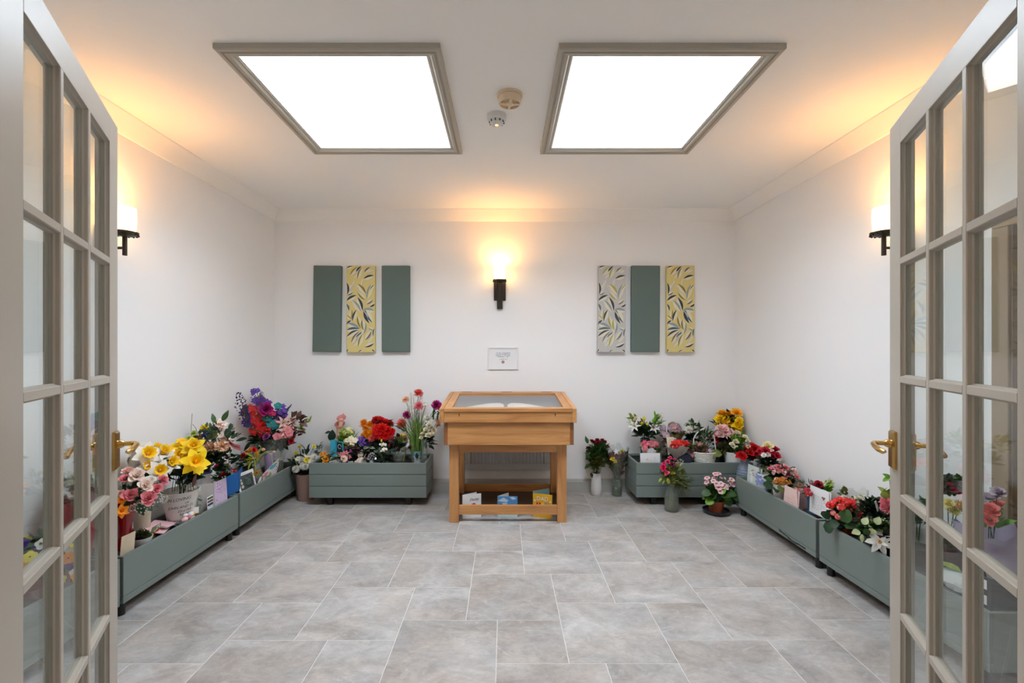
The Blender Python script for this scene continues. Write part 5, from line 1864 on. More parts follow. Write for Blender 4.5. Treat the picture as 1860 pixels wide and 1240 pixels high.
b.leaves(722, 812, 12, 10, 36, 13, 'deep').leaves(728, 802, 10, 8, 14, 12, 'olive')
b.strand([(733, 838), (735, 822), (731, 812), (728, 815)], .002, 'yellowgreen', -.04).strand([(722, 830), (723, 805)], .002, 'olive')
t = b.t
b.done()
t = thing('note_card', 'small white handwritten note card on a stick above the glass tumbler', 'card', back(736, 3.955))
p = Panel(t, P_(729.5, 3.945, .470), P_(743, 3.965, .463), .066, CARDW, 'note', .008)
p.lines([(.12, .72, .75, .14), (.12, .50, .7, .14), (.12, .28, .6, .14)], INK, 15)
MB().tube([(0, .004, 0), (0, .004, .17)], .002, 6).build('stick', GM('leaf'), t)
# tall grass arrangement
b = Bunch('grass_arrangement', 'tall green grass arrangement with pink, purple and white carnations beside the oak case', 'arrangement', back(758, 4.02), None, .08)
b.vase([(0, 0), (.046, 0), (.052, .10), (.048, .10)], mat('white_blue_pot', (206, 214, 218), .4), 'pot')
MB().lathe([(.0505, .064), (.0532, .10), (.0525, .101), (.049, .066)], 28).build('blue_band', mat('pale_blue_glaze', (120, 160, 186), .4), b.t)
rn = random.Random(31)
for i in range(150):
    x0, x1 = 758 + rn.uniform(-9, 9), 0
    sp = rn.gauss(0, 1)
    x1 = x0 + sp * 13
    top = rn.choice((rn.uniform(735, 800), rn.uniform(755, 810)))
    Y = b.base.y + rn.uniform(-.05, .05)
    a_, c_ = at(x0, 828, Y) - b.base, hold(x1, top, Y + rn.uniform(-.04, .03)) - b.base
    m_ = a_.lerp(c_, .6) + Vector(((a_.x - c_.x) * .25, 0, .02))
    k = b.mi(GM(rn.choice(('grass', 'grass', 'leaf', 'olive', 'bright'))))
    w = .0028
    b.fol.add([a_ + Vector((-w, 0, 0)), a_ + Vector((w, 0, 0)), m_ + Vector((w, 0, 0)), c_, m_ + Vector((-w, 0, 0))], [(0, 1, 2, 4), (4, 2, 3)], k)
b.heads('carn', 'salmon', [(760, 713, 18), (729, 768, 17)]).heads('carn', 'magenta', [(793, 735, 19), (739, 753, 16)]).heads('carn', 'pink', [(761, 736, 16)]).heads('carn', 'peach', [(737, 725, 14, .02), (796, 766, 13)])
b.heads('mum', 'white', [(777, 759, 18, -.04)]).heads('umbel', 'white', [(754, 751, 9), (763, 745, 8), (774, 733, 12)]).heads('five', 'red', [(754, 741, 7), (791, 778, 6)]).heads('rose', 'blush', [(795, 772, 12)])
b.axis('plume', 'ivory', [(748, 748, 746, 712, 0), (753, 745, 751, 718, 0), (746, 760, 743, 735, 0)])
b.axis('plume', 'brownpink', [(745, 765, 740, 742, .02), (757, 745, 766, 715, .02)])
b.leaves(790, 755, 8, 16, 16, 24, 'leaf', kind=3, wid=.05).leaves(736, 780, 6, 10, 12, 24, 'leaf', kind=3, wid=.06)
b.leaf(752, 834, 12, 6, 150, 'deep', -.06).leaf(762, 833, 12, 7, 20, 'deep', -.06).leaf(757, 832, 10, 7, 90, 'deep', -.06)
b.done()
b = Bunch('ranunculus_bunch', 'creamy white ranunculus in a tall clear glass vase beside the grass arrangement', 'bouquet', back(771, 3.93), None, .20)
b.glass([(0, 0), (.022, 0), (.024, .01), (.024, .215)], .3, (210, 214, 200))
b.heads('peony', 'ivory', [(780, 773, 14), (774, 781, 14), (788, 781, 13), (778, 791, 15, -.04), (768, 788, 12), (766, 794, 10), (784, 776, 10), (784, 788, 11)])
b.leaves(778, 800, 9, 10, 36, 13, 'deep')
b.done()

# ================================================================== UNDER THE CASE: three cards
def folded(label, a, m_, b_, z, h, mf, mb_, lean=.0, hb=None):
    t = thing('card', label, 'card', P_(m_[0], m_[1], z))
    f = Panel(t, P_(a[0], a[1], z), P_(m_[0], m_[1], z), h, mf, 'front_panel', lean)
    k = Panel(t, P_(m_[0], m_[1] + .002, z), P_(b_[0], b_[1], z), hb or h, mb_, 'back_panel', lean)
    return t, f, k


t, f, k = folded('white card with handwritten Daddy under the left side of the oak case', (874, 3.575), (840, 3.53), (866, 3.61), .0015, .185, CARDW, CARDW)
f2 = f
f.text('Daddy', .62, .77, .15, INKD, .35)
rn = random.Random(3)
f.shape([blob(.60, .50, .14, .12, 14, rn, .08)], mat('raspberry_print', (176, 44, 92), .8), 'print')
f.shape([blob(.42, .47, .08, .06), blob(.80, .50, .05, .03)], mat('plum_print', (110, 70, 130), .8), 'print', .0007)
t, f, k = folded('seascape card in blue watercolour under the middle of the oak case', (940, 3.56), (904, 3.565), (924, 3.66), .0015, .165, CARDW, CARDW)
f.rect(0, .15, 1, 1, mat('sky_blue_print', (78, 142, 200), .7), 'print')
f.shape([[(0, .78), (.3, .94), (.55, .80), (.45, .72), (.2, .74)], [(.6, .95), (.8, .98), (.95, .88), (.75, .84)], [(.1, .66), (.5, .70), (.45, .62), (.1, .60)]], mat('cloud_print', (190, 214, 232), .7), 'print', .0008)
f.shape([[(0, .45), (0, .62), (.2, .66), (.45, .50), (.6, .45)], [(.7, .45), (.85, .58), (1, .60), (1, .45)]], mat('navy_hill_print', (40, 66, 110), .7), 'print', .0010)
f.rect(0, .15, 1, .45, mat('sea_print', (110, 170, 206), .7), 'print', .0009)
f.rect(0, 0, 1, .15, mat('mint_print2', (196, 214, 212), .7), 'print', .0008)
t, f, k = folded('mustard yellow card with white DAD lettering under the right side of the oak case', (1003, 3.53), (968, 3.58), (998, 3.66), .0015, .185, mat('mustard_card', (222, 168, 30), .6), mat('pale_blue_card', (130, 178, 190), .6), 0, .20)
f.text('DAD', .50, .79, .24, CARDW)
for i, (u, c) in enumerate(((.22, (204, 44, 44)), (.36, (176, 40, 60)), (.50, (236, 200, 40)), (.66, (70, 120, 190)), (.80, (70, 150, 90)))):
    f.shape([[(u - .07, .40), (u + .07, .40), (u + .05, .62), (u - .03, .64)]], mat('ray_%d' % i, c, .7), 'print', .0006 + i * .0001)
for u in (.10, .90):
    st = []
    for q in range(10):
        a = pi / 2 + q * pi / 5
        r = (.07 if q % 2 == 0 else .03)
        st.append((u + r * cos(a), .70 + r * sin(a) * .8))
    f.shape([[(u, .70), st[q], st[(q + 1) % 10]] for q in range(10)], CARDW, 'star', .0008)
f.lines([(.15, .40, .7, .07)], CARDW, 8, .0013)

# ================================================================== FLOOR RIGHT OF THE CASE
b = Bunch('rose_vase', 'a dozen dark red roses in a tall matt white vase standing on the floor', 'bouquet', (.836, 4.135, 0), None, .20)
b.vase([(0, 0), (.040, 0), (.046, .012), (.049, .06), (.046, .12), (.037, .198), (.034, .198)], CERM)
b.heads('rose', 'dkred', [(1079, 804, 13), (1085, 800, 11), (1091, 804, 13), (1098, 804, 13), (1103, 812, 11), (1069, 814, 11), (1086, 805, 12, -.05), (1094, 800, 11, .02), (1075, 801, 10, .0)], face=Vector((0, -.45, 1)))
b.leaves(1086, 822, 17, 14, 60, 14, 'leaf', wid=.36).leaves(1084, 840, 12, 16, 60, 13, 'olive', wid=.34).leaves(1080, 832, 14, 20, 40, 12, 'leaf', wid=.36)
b.leaf(1064, 822, 14, 8, -50, 'leaf').leaf(1072, 842, 14, 8, 220, 'leaf').leaf(1068, 805, 14, 7, 110, 'leaf').leaf(1096, 828, 14, 9, -30, 'leaf').leaf(1074, 858, 10, 6, -80, 'dark')
for i in range(8):
    b.strand([(1078 + i * 1.6, 862), (1074 + i * 3, 826), (1072 + i * 3.6, 808)], .0022, 'olive')
b.done()
b = Bunch('wrapped_bouquet', 'fading red and yellow bouquet in cellophane standing in a clear glass jar on the floor', 'bouquet', (1.018, 4.115, 0), None, .10)
b.glass([(0, 0), (.042, 0), (.045, .008), (.045, .115), (.038, .135), (.038, .15)], .5, (170, 190, 160))
b.sleeve(.030, .105, .30, CELLO, z0=.13, name='cellophane')
b.heads('mum', 'dkred', [(1109, 826, 13), (1115, 822, 13), (1105, 829, 10), (1119, 828, 10)]).heads('rose', 'yellow', [(1113, 834, 10, -.05), (1118, 838, 8, -.05)]).heads('mum', 'crimson', [(1131, 825, 12), (1124, 829, 10)]).heads('mum', 'lime', [(1130, 820, 11), (1127, 822, 9)])
b.leaves(1120, 845, 14, 16, 70, 11, 'olive').leaves(1122, 840, 14, 14, 40, 11, 'brown').leaves(1108, 842, 8, 10, 20, 11, 'leaf').leaves(1123, 860, 6, 8, 24, 10, 'brown').leaves(1134, 838, 6, 12, 18, 12, 'dark')
for i in range(7):
    b.strand([(1117 + i * 1.6, 893), (1118 + i * 1.2, 870), (1108 + i * 4, 838)], .002, 'leaf')
st = []
cs = hold(1119, 820, 4.06) - b.base
for q in range(10):
    a = pi / 2 + q * pi / 5 + .15
    r = .033 if q % 2 == 0 else .014
    st.append((cs.x + r * cos(a), cs.z + r * sin(a)))
MB().prism(st, cs.y - .0015, cs.y, 'y').build('star_tag', CARDW, b.t, smooth=False)
b.done()
b = Bunch('floor_jar_bouquet', 'drooping pink and purple flowers with feathery greenery in a glass jar before the slatted planter', 'bouquet', (1.367, 3.72, 0), None, .24)
b.glass([(0, 0), (.050, 0), (.057, .012), (.057, .09), (.052, .13), (.036, .19), (.034, .235), (.038, .25)], .42, (176, 176, 132))
b.heads('rose', 'hot', [(1205, 848, 13, -.02), (1206, 843, 10), (1205, 852, 10, -.03)]).heads('rose', 'rose', [(1213, 839, 12), (1211, 859, 11, -.04), (1217, 832, 9), (1225, 835, 9)]).heads('rose', 'magenta', [(1222, 844, 11)])
b.heads('gyp', 'ivory', [(1236, 838, 14), (1232, 842, 10)], stem=False)
b.leaves(1222, 862, 18, 22, 130, 10, 'olive').leaves(1228, 872, 20, 14, 90, 12, 'olive', wid=.12).leaves(1240, 876, 14, 9, 60, 12, 'sage', wid=.10).leaves(1246, 872, 12, 5, 30, 12, 'sage', wid=.08).leaves(1214, 866, 10, 14, 24, 10, 'yellowgreen').leaves(1240, 884, 8, 6, 24, 12, 'olive', wid=.1)
b.leaf(1213, 868, 12, 7, -80, 'yellowgreen', -.06).leaf(1202, 868, 10, 5, 230, 'lime').leaf(1207, 872, 8, 4, 240, 'lime').leaf(1218, 860, 10, 6, 10, 'yellowgreen', -.06)
for i in range(6):
    b.strand([(1214 + i * 1.8, 922), (1216 + i * 1.2, 890), (1214 + i * 3, 862)], .0022, 'olive')
b.done()
b = Bunch('geranium_pot', 'white and purple geranium in a terracotta pot on a black saucer on the floor', 'potted plant', (1.705, 3.665, .0), None, .11)
b.vase([(0, 0), (.078, 0), (.098, .010), (.104, .030), (.100, .031), (.092, .014), (0, .010)], mat('black_saucer', (40, 42, 52), .3), 'saucer')
o = MB().lathe([(0, .011), (.050, .011), (.060, .082), (.064, .082), (.066, .105), (.059, .105), (.055, .088), (0, .088)], 28).build('pot', TERRA, b.t)
MB().lathe([(.054, .092), (0, .097)], 18).build('soil', SOIL, b.t)
GP = [(1284, 867, 11), (1283, 875, 10), (1287, 879, 9), (1300, 860, 11), (1306, 859, 9), (1297, 868, 10), (1296, 873, 10), (1302, 878, 11, -.05), (1309, 878, 12, -.05), (1306, 885, 11, -.06), (1318, 880, 11, -.04), (1319, 885, 10, -.06), (1326, 880, 9), (1330, 870, 11), (1327, 874, 10), (1334, 877, 11), (1309, 892, 10, -.07), (1310, 867, 6), (1317, 868, 5), (1331, 880, 10, -.03), (1303, 884, 9, -.05), (1314, 884, 9, -.06)]
b.heads('pansy', 'pinkwhite', GP)
b.leaves(1306, 898, 26, 12, 60, 14, 'leaf', kind=0, wid=.5).leaves(1300, 905, 14, 6, 20, 15, 'bright', kind=0, wid=.5)
for (x, y, a) in ((1290, 894, 190), (1296, 908, 200), (1314, 906, 20), (1322, 898, 10), (1330, 902, -10), (1308, 897, 60), (1318, 908, -30)):
    b.leaf(x, y, 15, 14, a, 'leaf' if a % 20 else 'bright', -.06, kind=0)
b.done()

# ================================================================== BACK RIGHT PLANTER
b = Bunch('lily_vase', 'white lilies and yellow tulips in a tall dark vase in the right slatted planter', 'bouquet', back(1172, 4.06), None, .19)
b.vase([(0, 0), (.036, 0), (.040, .01), (.043, .20), (.039, .20)], mat('dark_blue_glass_vase', (48, 56, 66), .12, coat=.5))
b.heads('tulip', 'lemon', [(1170, 760, 13), (1166, 768, 13, -.03), (1175, 772, 13, -.04)], face=Vector((0, -.35, .9)))
b.heads('lily', 'white', [(1153, 774, 20, -.05), (1187, 777, 20, -.05)]).heads('lily', 'ivory', [(1150, 758, 15), (1198, 757, 13), (1192, 765, 13), (1156, 762, 12)])
b.leaves(1150, 765, 8, 12, 22, 13, 'lime', wid=.16).leaves(1190, 766, 11, 11, 34, 13, 'bright', wid=.18).leaves(1172, 785, 16, 10, 110, 13, 'dark').leaves(1172, 777, 20, 8, 40, 13, 'leaf', wid=.2)
b.leaf(1160, 792, 14, 4, 175, 'deep').leaf(1182, 790, 12, 4, 10, 'deep').leaf(1184, 793, 10, 4, -20, 'deep')
b.done()
b = Bunch('dianthus_pot', 'pink dianthus in a white paper sleeve behind a white greeting card', 'potted plant', back(1180, 3.95), None, .09)
b.pot(.045, .035, .08, CERM)
b.sleeve(.048, .070, .12, mat('white_paper_sleeve', (216, 218, 220), .7), z0=.02, name='paper_sleeve')
b.heads('umbel', 'pink', [(1169, 806, 15), (1177, 803, 16), (1189, 806, 16), (1194, 804, 12), (1171, 813, 13, -.05), (1185, 808, 13, -.04), (1197, 811, 9)]).heads('five', 'rose', [(1170, 802, 9), (1176, 806, 9), (1188, 804, 9), (1172, 811, 8, -.05), (1182, 802, 8), (1192, 809, 8)])
b.leaves(1184, 816, 14, 7, 70, 10, 'leaf').leaves(1190, 818, 8, 5, 22, 9, 'olive')
b.done()
t = thing('card', 'white greeting card with handwriting in front of the pink dianthus', 'card', back(1181, 3.87))
p = Panel(t, P_(1163, 3.875, SB + .001), P_(1199, 3.875, SB + .001), .108, CARDW, 'front_panel', .004)
p.lines([(.46, .52, .34, .20), (.50, .34, .38, .14)], INK, 22)
p.shape([blob(.36, .50, .06, .09)], mat('pale_yellow_print', (220, 214, 190), .8), 'print')
Panel(t, P_(1199, 3.878, SB + .001), P_(1202, 3.97, SB + .001), .106, CARDW, 'back_panel', .004)
b = Bunch('dried_bouquet', 'dusty lilac dried flower bouquet in olive paper with a cream card', 'bouquet', back(1220, 4.05), None, .16)
b.pot(.045, .035, .10, BLACK)
b.sleeve(.03, .085, .22, mat('olive_tissue', (116, 108, 70), .8, trans=.2), z0=.04, name='paper_wrap', lean=(.02, 0))
b.heads('umbel', 'lilac', [(1206, 782, 18), (1212, 780, 16), (1204, 775, 14), (1210, 788, 15, -.05), (1216, 776, 16), (1202, 784, 12)]).heads('umbel', 'mauve', [(1222, 776, 20), (1230, 777, 18), (1226, 772, 16), (1236, 783, 16), (1240, 786, 12), (1218, 783, 15), (1232, 784, 14)]).heads('umbel', 'dryrose', [(1222, 769, 15), (1230, 771, 14), (1217, 770, 12), (1212, 797, 12), (1208, 799, 10)])
b.heads('gyp', 'lilac', [(1206, 778, 22), (1236, 782, 20)], stem=False)
b.leaves(1226, 790, 16, 8, 50, 9, 'olive').leaves(1210, 800, 10, 14, 30, 9, 'brown')
MB().tube([hold(1211, 785, 3.98) - b.base, hold(1211, 768, 3.98) - b.base], .0035, 6).build('white_stick', CARDW, b.t)
b.done()
t = thing('card', 'cream card with faint writing propped before the dried lilac bouquet', 'card', back(1222, 3.93))
p = Panel(t, P_(1213.5, 3.93, .405), P_(1234, 3.955, .400), .150, mat('cream_card2', (226, 220, 196), .8), 'front_panel', .03)
p.lines([(.2, .80, .5, .06), (.2, .70, .6, .06)], INK, 12)
p.shape([blob(.75, .82, .14, .08)], PM('lilac'), 'print')
MB().box(-.03, .05, -.012, .012, .0, .09).build('easel', BLACK, t, smooth=False)
b = Bunch('red_geranium_bunch', 'bunch of small bright red flowers wrapped in silvery cellophane', 'bouquet', back(1232, 3.93), None, .09)
b.pot(.04, .032, .08, BLACK)
b.sleeve(.035, .095, .125, mat('silvery_cellophane', (186, 186, 182), .25, trans=.3), z0=.04, name='cellophane', lean=(-.02, -.02), jag=.16)
b.heads('umbel', 'brightred', [(1222, 807, 13), (1228, 803, 15), (1236, 803, 15), (1243, 807, 14), (1249, 812, 12), (1232, 808, 13, -.04), (1240, 811, 12, -.04), (1225, 810, 10, -.04)]).heads('five', 'red', [(1220, 809, 8), (1230, 800, 9), (1238, 800, 9), (1246, 806, 9), (1252, 815, 8), (1234, 805, 9, -.05), (1226, 804, 9, -.04)])
b.scatter('five', 'brightred', 1235, 806, 18, 6, 30, 7)
b.leaves(1238, 815, 14, 5, 40, 10, 'leaf')
b.done()
t = thing('navy_cap', 'dark navy rounded cap resting beside the white basket', 'cap', back(1243, 3.90, SB))
NAVY = mat('navy_felt', (22, 26, 46), .9)
MB().lathe([(.060, 0), (.068, .02), (.067, .05), (.058, .080), (.040, .098), (.018, .106), (0, .107)], 28).build('crown', NAVY, t)
MB().lathe([(.061, .004), (.069, .006), (.069, .024), (.062, .024)], 28).build('band', NAVY, t)
b = Bunch('white_carnation_bunch', 'white carnations standing behind the white basket', 'bouquet', back(1258, 4.10), None, .17)
b.vase([(0, 0), (.034, 0), (.040, .18), (.036, .18)], mat('grey_vase', (140, 142, 146), .5))
b.heads('carn', 'white', [(1248, 769, 12), (1257, 769, 12), (1251, 780, 15, -.03), (1262, 779, 15, -.03), (1270, 786, 15, -.04), (1257, 776, 13), (1266, 792, 10, -.05)])
b.leaves(1258, 795, 14, 14, 70, 14, 'deep').leaves(1260, 775, 12, 8, 20, 11, 'leaf')
b.heads('rose', 'crimson', [(1265, 798, 10, .0)])
b.done()
# white wicker basket
b = Bunch('flower_basket', 'white wicker basket with a tall hoop handle holding dusky pink kalanchoe', 'basket', back(1279, 3.92), None, .10)
WICK = mat('white_wicker', (222, 220, 212), .6)
r0, r1, h_ = .074, .098, .115
for i in range(8):
    z = .007 + i * (h_ - .012) / 7
    r = r0 + (r1 - r0) * z / h_
    pts = [(r * cos(a) * (1 + .025 * (1 if (q + i) % 2 else -1)), r * .8 * sin(a) * (1 + .025 * (1 if (q + i) % 2 else -1)), z) for q, a in enumerate([2 * pi * q / 36 for q in range(37)])]
    MB().tube(pts, .0072, 6).build('wicker_strand', WICK, b.t)
mb = MB()
for q in range(18):
    a = 2 * pi * q / 18
    mb.tube([(r0 * cos(a), r0 * .8 * sin(a), 0), (r1 * cos(a), r1 * .8 * sin(a), h_)], .003, 5)
mb.lathe([(r0 * .98, .0), (r0 * .98, .006), (0, .006)], 24, sq=.8)
mb.build('wicker_frame', WICK, b.t)
hp = [hold(px, py, 3.92) - b.base for px, py in ((1259, 835), (1252, 818), (1250, 805), (1253, 791), (1261, 781), (1272, 777), (1283, 779), (1292, 788), (1297, 800), (1299, 815), (1299, 828))]
hp = [Vector((.10 * cos(pi * q / 20) * -1.0 * (1.12 if 3 < q < 17 else 1.0), .0, .10 + .205 * sin(pi * q / 20))) for q in range(21)]
MB().tube(hp, .0055, 8).build('handle', WICK, b.t, ang=70)
MB().lathe([(.088, .095), (0, .10)], 20, sq=.8).build('soil', SOIL, b.t)
b.scatter('five', 'dusty', 1269, 821, 16, 9, 34, 6.5, jit=.5).scatter('five', 'dryrose', 1266, 810, 14, 7, 20, 6, jit=.5).scatter('five', 'brownpink', 1271, 806, 12, 6, 16, 6, jit=.5).scatter('five', 'pink', 1272, 826, 12, 5, 10, 6, jit=.5)
b.leaves(1268, 814, 16, 12, 90, 7, 'olive', wid=.4).leaves(1268, 816, 15, 10, 40, 7, 'brown', wid=.4)
b.heads('pansy', 'lilac', [(1284, 814, 8), (1290, 818, 8, -.04)]).heads('rose', 'dkred', [(1290, 795, 12, .04), (1293, 800, 13, .04), (1287, 800, 11, .04)])
b.leaves(1281, 792, 11, 13, 60, 12, 'leaf', wid=.12).leaves(1278, 800, 10, 12, 30, 11, 'sage', wid=.14).leaves(1284, 822, 10, 8, 26, 10, 'olive')
b.leaf(1293, 825, 18, 16, 10, 'olive', -.06, kind=0)
b.done()
b = Bunch('yellow_roses', 'tall bunch of bright yellow silk lilies by the right corner', 'bouquet', back(1326, 4.10), None, .20)
b.vase([(0, 0), (.036, 0), (.044, .20), (.040, .20)], BLACK)
b.heads('peony', 'amber', [(1312, 752, 22), (1325, 752, 18), (1338, 750, 20), (1336, 747, 14), (1333, 766, 20, -.03)]).heads('peony', 'yellow', [(1308, 762, 22, -.03), (1329, 765, 20, -.03), (1341, 774, 22, -.02), (1322, 772, 18, -.04), (1335, 784, 20, -.04), (1326, 758, 18), (1343, 764, 16), (1317, 759, 16), (1305, 772, 12), (1341, 782, 14)])
b.heads('lily', 'amber', [(1319, 770, 18, -.06), (1336, 776, 18, -.05)])
b.heads('tulip', 'yellow', [(1318, 750, 14), (1332, 748, 14), (1340, 757, 13), (1312, 764, 14, -.05), (1328, 770, 14, -.06)], face=Vector((0, -.6, .7)))
b.leaves(1326, 768, 18, 18, 50, 12, 'deep').leaves(1326, 795, 14, 12, 40, 16, 'dark').leaves(1302, 770, 5, 4, 8, 12, 'dark', wid=.14)
b.done()
b = Bunch('pink_peonies', 'blush pink silk peonies above dark red carnations by the right corner', 'bouquet', back(1316, 4.02), None, .13)
b.vase([(0, 0), (.040, 0), (.046, .13), (.042, .13)], mat('dark_green_vase', (30, 46, 42), .3))
b.heads('peony', 'pink', [(1303, 790, 16)]).heads('peony', 'pinkwhite', [(1312, 780, 24, -.03), (1325, 786, 20, -.03), (1309, 789, 18, -.05), (1318, 785, 18, -.05), (1316, 776, 16)])
b.heads('lily', 'pinkwhite', [(1308, 778, 18), (1327, 788, 18, -.04), (1318, 791, 14, -.06)])
b.heads('carn', 'crimson', [(1308, 806, 15, -.03), (1325, 799, 12, -.02)]).heads('carn', 'red', [(1304, 798, 9, -.02)])
b.leaves(1316, 806, 18, 14, 90, 13, 'deep').leaves(1320, 800, 14, 10, 40, 13, 'dark')
b.done()
b = Bunch('cream_rose_pot', 'cream rosebuds in a square-shouldered white pot by the right corner', 'potted plant', back(1331, 3.92), None, .10)
b.pot(.074, .060, .115, CERW, rim=False)
b.heads('rose', 'ivory', [(1340, 787, 13), (1344, 793, 12), (1353, 794, 12), (1336, 802, 12, -.04), (1332, 810, 11, -.05), (1337, 814, 12, -.05), (1350, 805, 12), (1358, 801, 10), (1337, 795, 11), (1329, 806, 9, -.05)])
b.leaves(1342, 803, 14, 11, 60, 11, 'bright').leaves(1324, 818, 18, 9, 80, 10, 'olive').leaves(1322, 812, 16, 8, 40, 10, 'dark')
b.done()
b = Bunch('red_silk_vase', 'large red silk flowers in a ridged blue-grey round vase in the right corner', 'bouquet', (1.976, 3.74, 0), None, .40)
b.vase([(0, 0), (.040, 0), (.044, .02), (.040, .12), (.048, .20), (.058, .26), (.058, .31), (.048, .355), (.032, .375), (.030, .39), (.036, .425)], BLUEGREY)
for z, r in ((.25, .0575), (.272, .0595), (.294, .0595), (.316, .0578), (.336, .0545)):
    pts = [(r * cos(2 * pi * q / 28), r * sin(2 * pi * q / 28), z) for q in range(29)]
    MB().tube(pts, .0025, 5).build('ridge', BLUEGREY, b.t)
b.heads('peony', 'red', [(1346, 827, 20, -.04), (1354, 817, 15), (1370, 815, 22, -.03), (1363, 822, 16, -.05), (1374, 823, 15, -.02), (1350, 830, 15, -.06), (1366, 808, 13)]).heads('peony', 'dkred', [(1375, 830, 16, -.03), (1366, 831, 13, -.04)])
b.heads('rose', 'peach', [(1359, 811, 9, -.06)])
b.leaves(1358, 828, 16, 8, 50, 13, 'dark').leaves(1345, 818, 8, 8, 14, 13, 'leaf')
b.done()

# ================================================================== RIGHT WALL PLANTERS
b = Bunch('crimson_bouquet', 'crimson silk carnations with one cream bloom in a pale yellow vase', 'bouquet', side(1393, 1, 1.985), None, .16)
b.vase([(0, 0), (.040, 0), (.046, .05), (.040, .10), (.030, .15), (.034, .17)], mat('pale_yellow_glaze', (222, 216, 164), .35))
b.heads('peony', 'crimson', [(1382, 821, 17), (1391, 820, 20, -.04), (1400, 822, 17), (1408, 817, 16), (1410, 828, 17, -.02), (1403, 829, 15, -.03), (1387, 826, 14, -.04)]).heads('peony', 'cream', [(1394, 810, 20)]).heads('carn', 'white', [(1387, 826, 9, -.07), (1395, 825, 9, -.07)]).heads('rose', 'blush', [(1402, 818, 7, -.08)])
b.leaves(1394, 840, 12, 14, 90, 13, 'deep').leaves(1402, 838, 10, 5, 16, 15, 'deep', wid=.2)
b.done()
t, f, k = folded('pale green and white greeting card with a pink blossom in the right planter', (1356.5, 3.56), (1382, 3.40), (1389, 3.53), SS + .001, .150, mat('pale_green_card', (204, 216, 210), .7), CARDW, .012)
rn = random.Random(7)
f.shape([blob(.20 + rn.uniform(0, .32), .62 + rn.uniform(-.14, .18), .045, .032) for _ in range(14)], PM('mauve'), 'print')
f.shape([blob(.24, .60, .09, .07), blob(.30, .52, .06, .05)], CARDW, 'print', .0008)
f.rect(.22, .10, .42, .48, CARDW, 'print', .0007)
b = Bunch('blue_vase_plant', 'white vase painted with blue hydrangeas at the rim of the right planter', 'vase', side(1387, 1, 1.925), None, .10)
HYD = mat('white_glaze', (224, 224, 228), .3)
b.vase([(0, 0), (.034, 0), (.046, .035), (.050, .075), (.044, .125), (.040, .125)], HYD, 'vase')
mb = MB()
rn = random.Random(17)
for i in range(70):
    a = rn.uniform(0, 2 * pi)
    z = rn.uniform(.03, .115)
    r = .0505 if .05 < z < .09 else .0495
    M = aim(Vector((r * cos(a), r * sin(a), z)), Vector((cos(a), sin(a), 0)))
    five(mb, M, rn.uniform(.008, .013), rn, rn.choice((0, 0, 1)), 2)
o = mb.build('painted_blooms', [mat('periwinkle_glaze', (128, 144, 206), .35), mat('pale_blue_glaze2', (176, 188, 226), .35), CARDW], b.t)
o['kind'] = 'stuff'
b.leaf(1384, 868, 20, 9, 5, 'yellowgreen', .0)
b.done()
b = Bunch('pink_kalanchoe', 'round pink kalanchoe plant with dark leaves against the right wall', 'potted plant', side(1416, 1, 1.99), None, .09)
b.pot(.05, .038, .095, mat('grey_pot', (150, 150, 150), .6))
PK = [(1403, 853, 10), (1408, 849, 10), (1414, 848, 10), (1420, 847, 10), (1427, 849, 10), (1434, 851, 10), (1418, 856, 10, -.04), (1424, 859, 10, -.05), (1432, 862, 10, -.04), (1441, 860, 10), (1448, 867, 9), (1406, 858, 9, -.04), (1411, 854, 9, -.03), (1430, 855, 9, -.03), (1438, 856, 9), (1444, 863, 9), (1427, 866, 8, -.05), (1416, 851, 9, 0), (1398, 852, 8), (1436, 866, 8, -.04), (1421, 853, 9, -.02), (1442, 853, 8), (1411, 846, 8, .03), (1425, 845, 8, .03), (1402, 848, 8, .02)]
b.heads('rose', 'pink', PK[::2], k=1.1).heads('rose', 'pinkwhite', PK[1::2], k=1.1)
b.heads('rose', 'peach', [(1415, 858, 7, -.05), (1434, 858, 7, -.03), (1446, 858, 7)])
b.leaves(1424, 860, 24, 12, 130, 10, 'dark').leaves(1420, 872, 20, 8, 50, 13, 'deep', kind=0, wid=.4).leaves(1402, 866, 8, 8, 20, 13, 'leaf', kind=0, wid=.4)
b.done()
b = Bunch('orange_kalanchoe', 'orange kalanchoe in a matt white pot in front of the pink kalanchoe', 'potted plant', side(1416, 1, 1.925), None, .10)
b.pot(.047, .036, .105, CERM, rim=False)
b.scatter('five', 'rust', 1421, 875, 15, 8, 26, 6).scatter('five', 'amber', 1421, 877, 14, 6, 10, 5)
b.heads('umbel', 'rust', [(1412, 871, 13), (1420, 870, 14), (1418, 877, 13, -.03), (1428, 878, 13), (1433, 883, 11), (1409, 878, 10), (1424, 873, 12)]).heads('umbel', 'orange', [(1416, 873, 12, -.02), (1426, 880, 11, -.02)])
b.leaves(1418, 884, 14, 6, 50, 12, 'dark', kind=0, wid=.4)
b.leaf(1404, 884, 18, 14, 160, 'dark', -.04, kind=0).leaf(1412, 886, 18, 14, -10, 'olive', -.05, kind=0).leaf(1400, 876, 12, 10, 120, 'leaf', -.03, kind=0)
b.done()
b = Bunch('brown_pink_plant', 'faded brownish pink flowering plant behind the pale pink card', 'potted plant', side(1456, 1, 2.0), None, .09)
b.pot(.045, .035, .09, BLACK)
b.heads('umbel', 'brownpink', [(1448, 884, 14), (1456, 886, 14), (1463, 890, 12), (1452, 879, 12), (1460, 883, 11)]).heads('umbel', 'dusty', [(1454, 891, 12, -.04), (1446, 889, 10)])
b.leaves(1456, 893, 13, 7, 50, 11, 'olive').leaves(1454, 880, 8, 5, 14, 9, 'grey')
b.done()
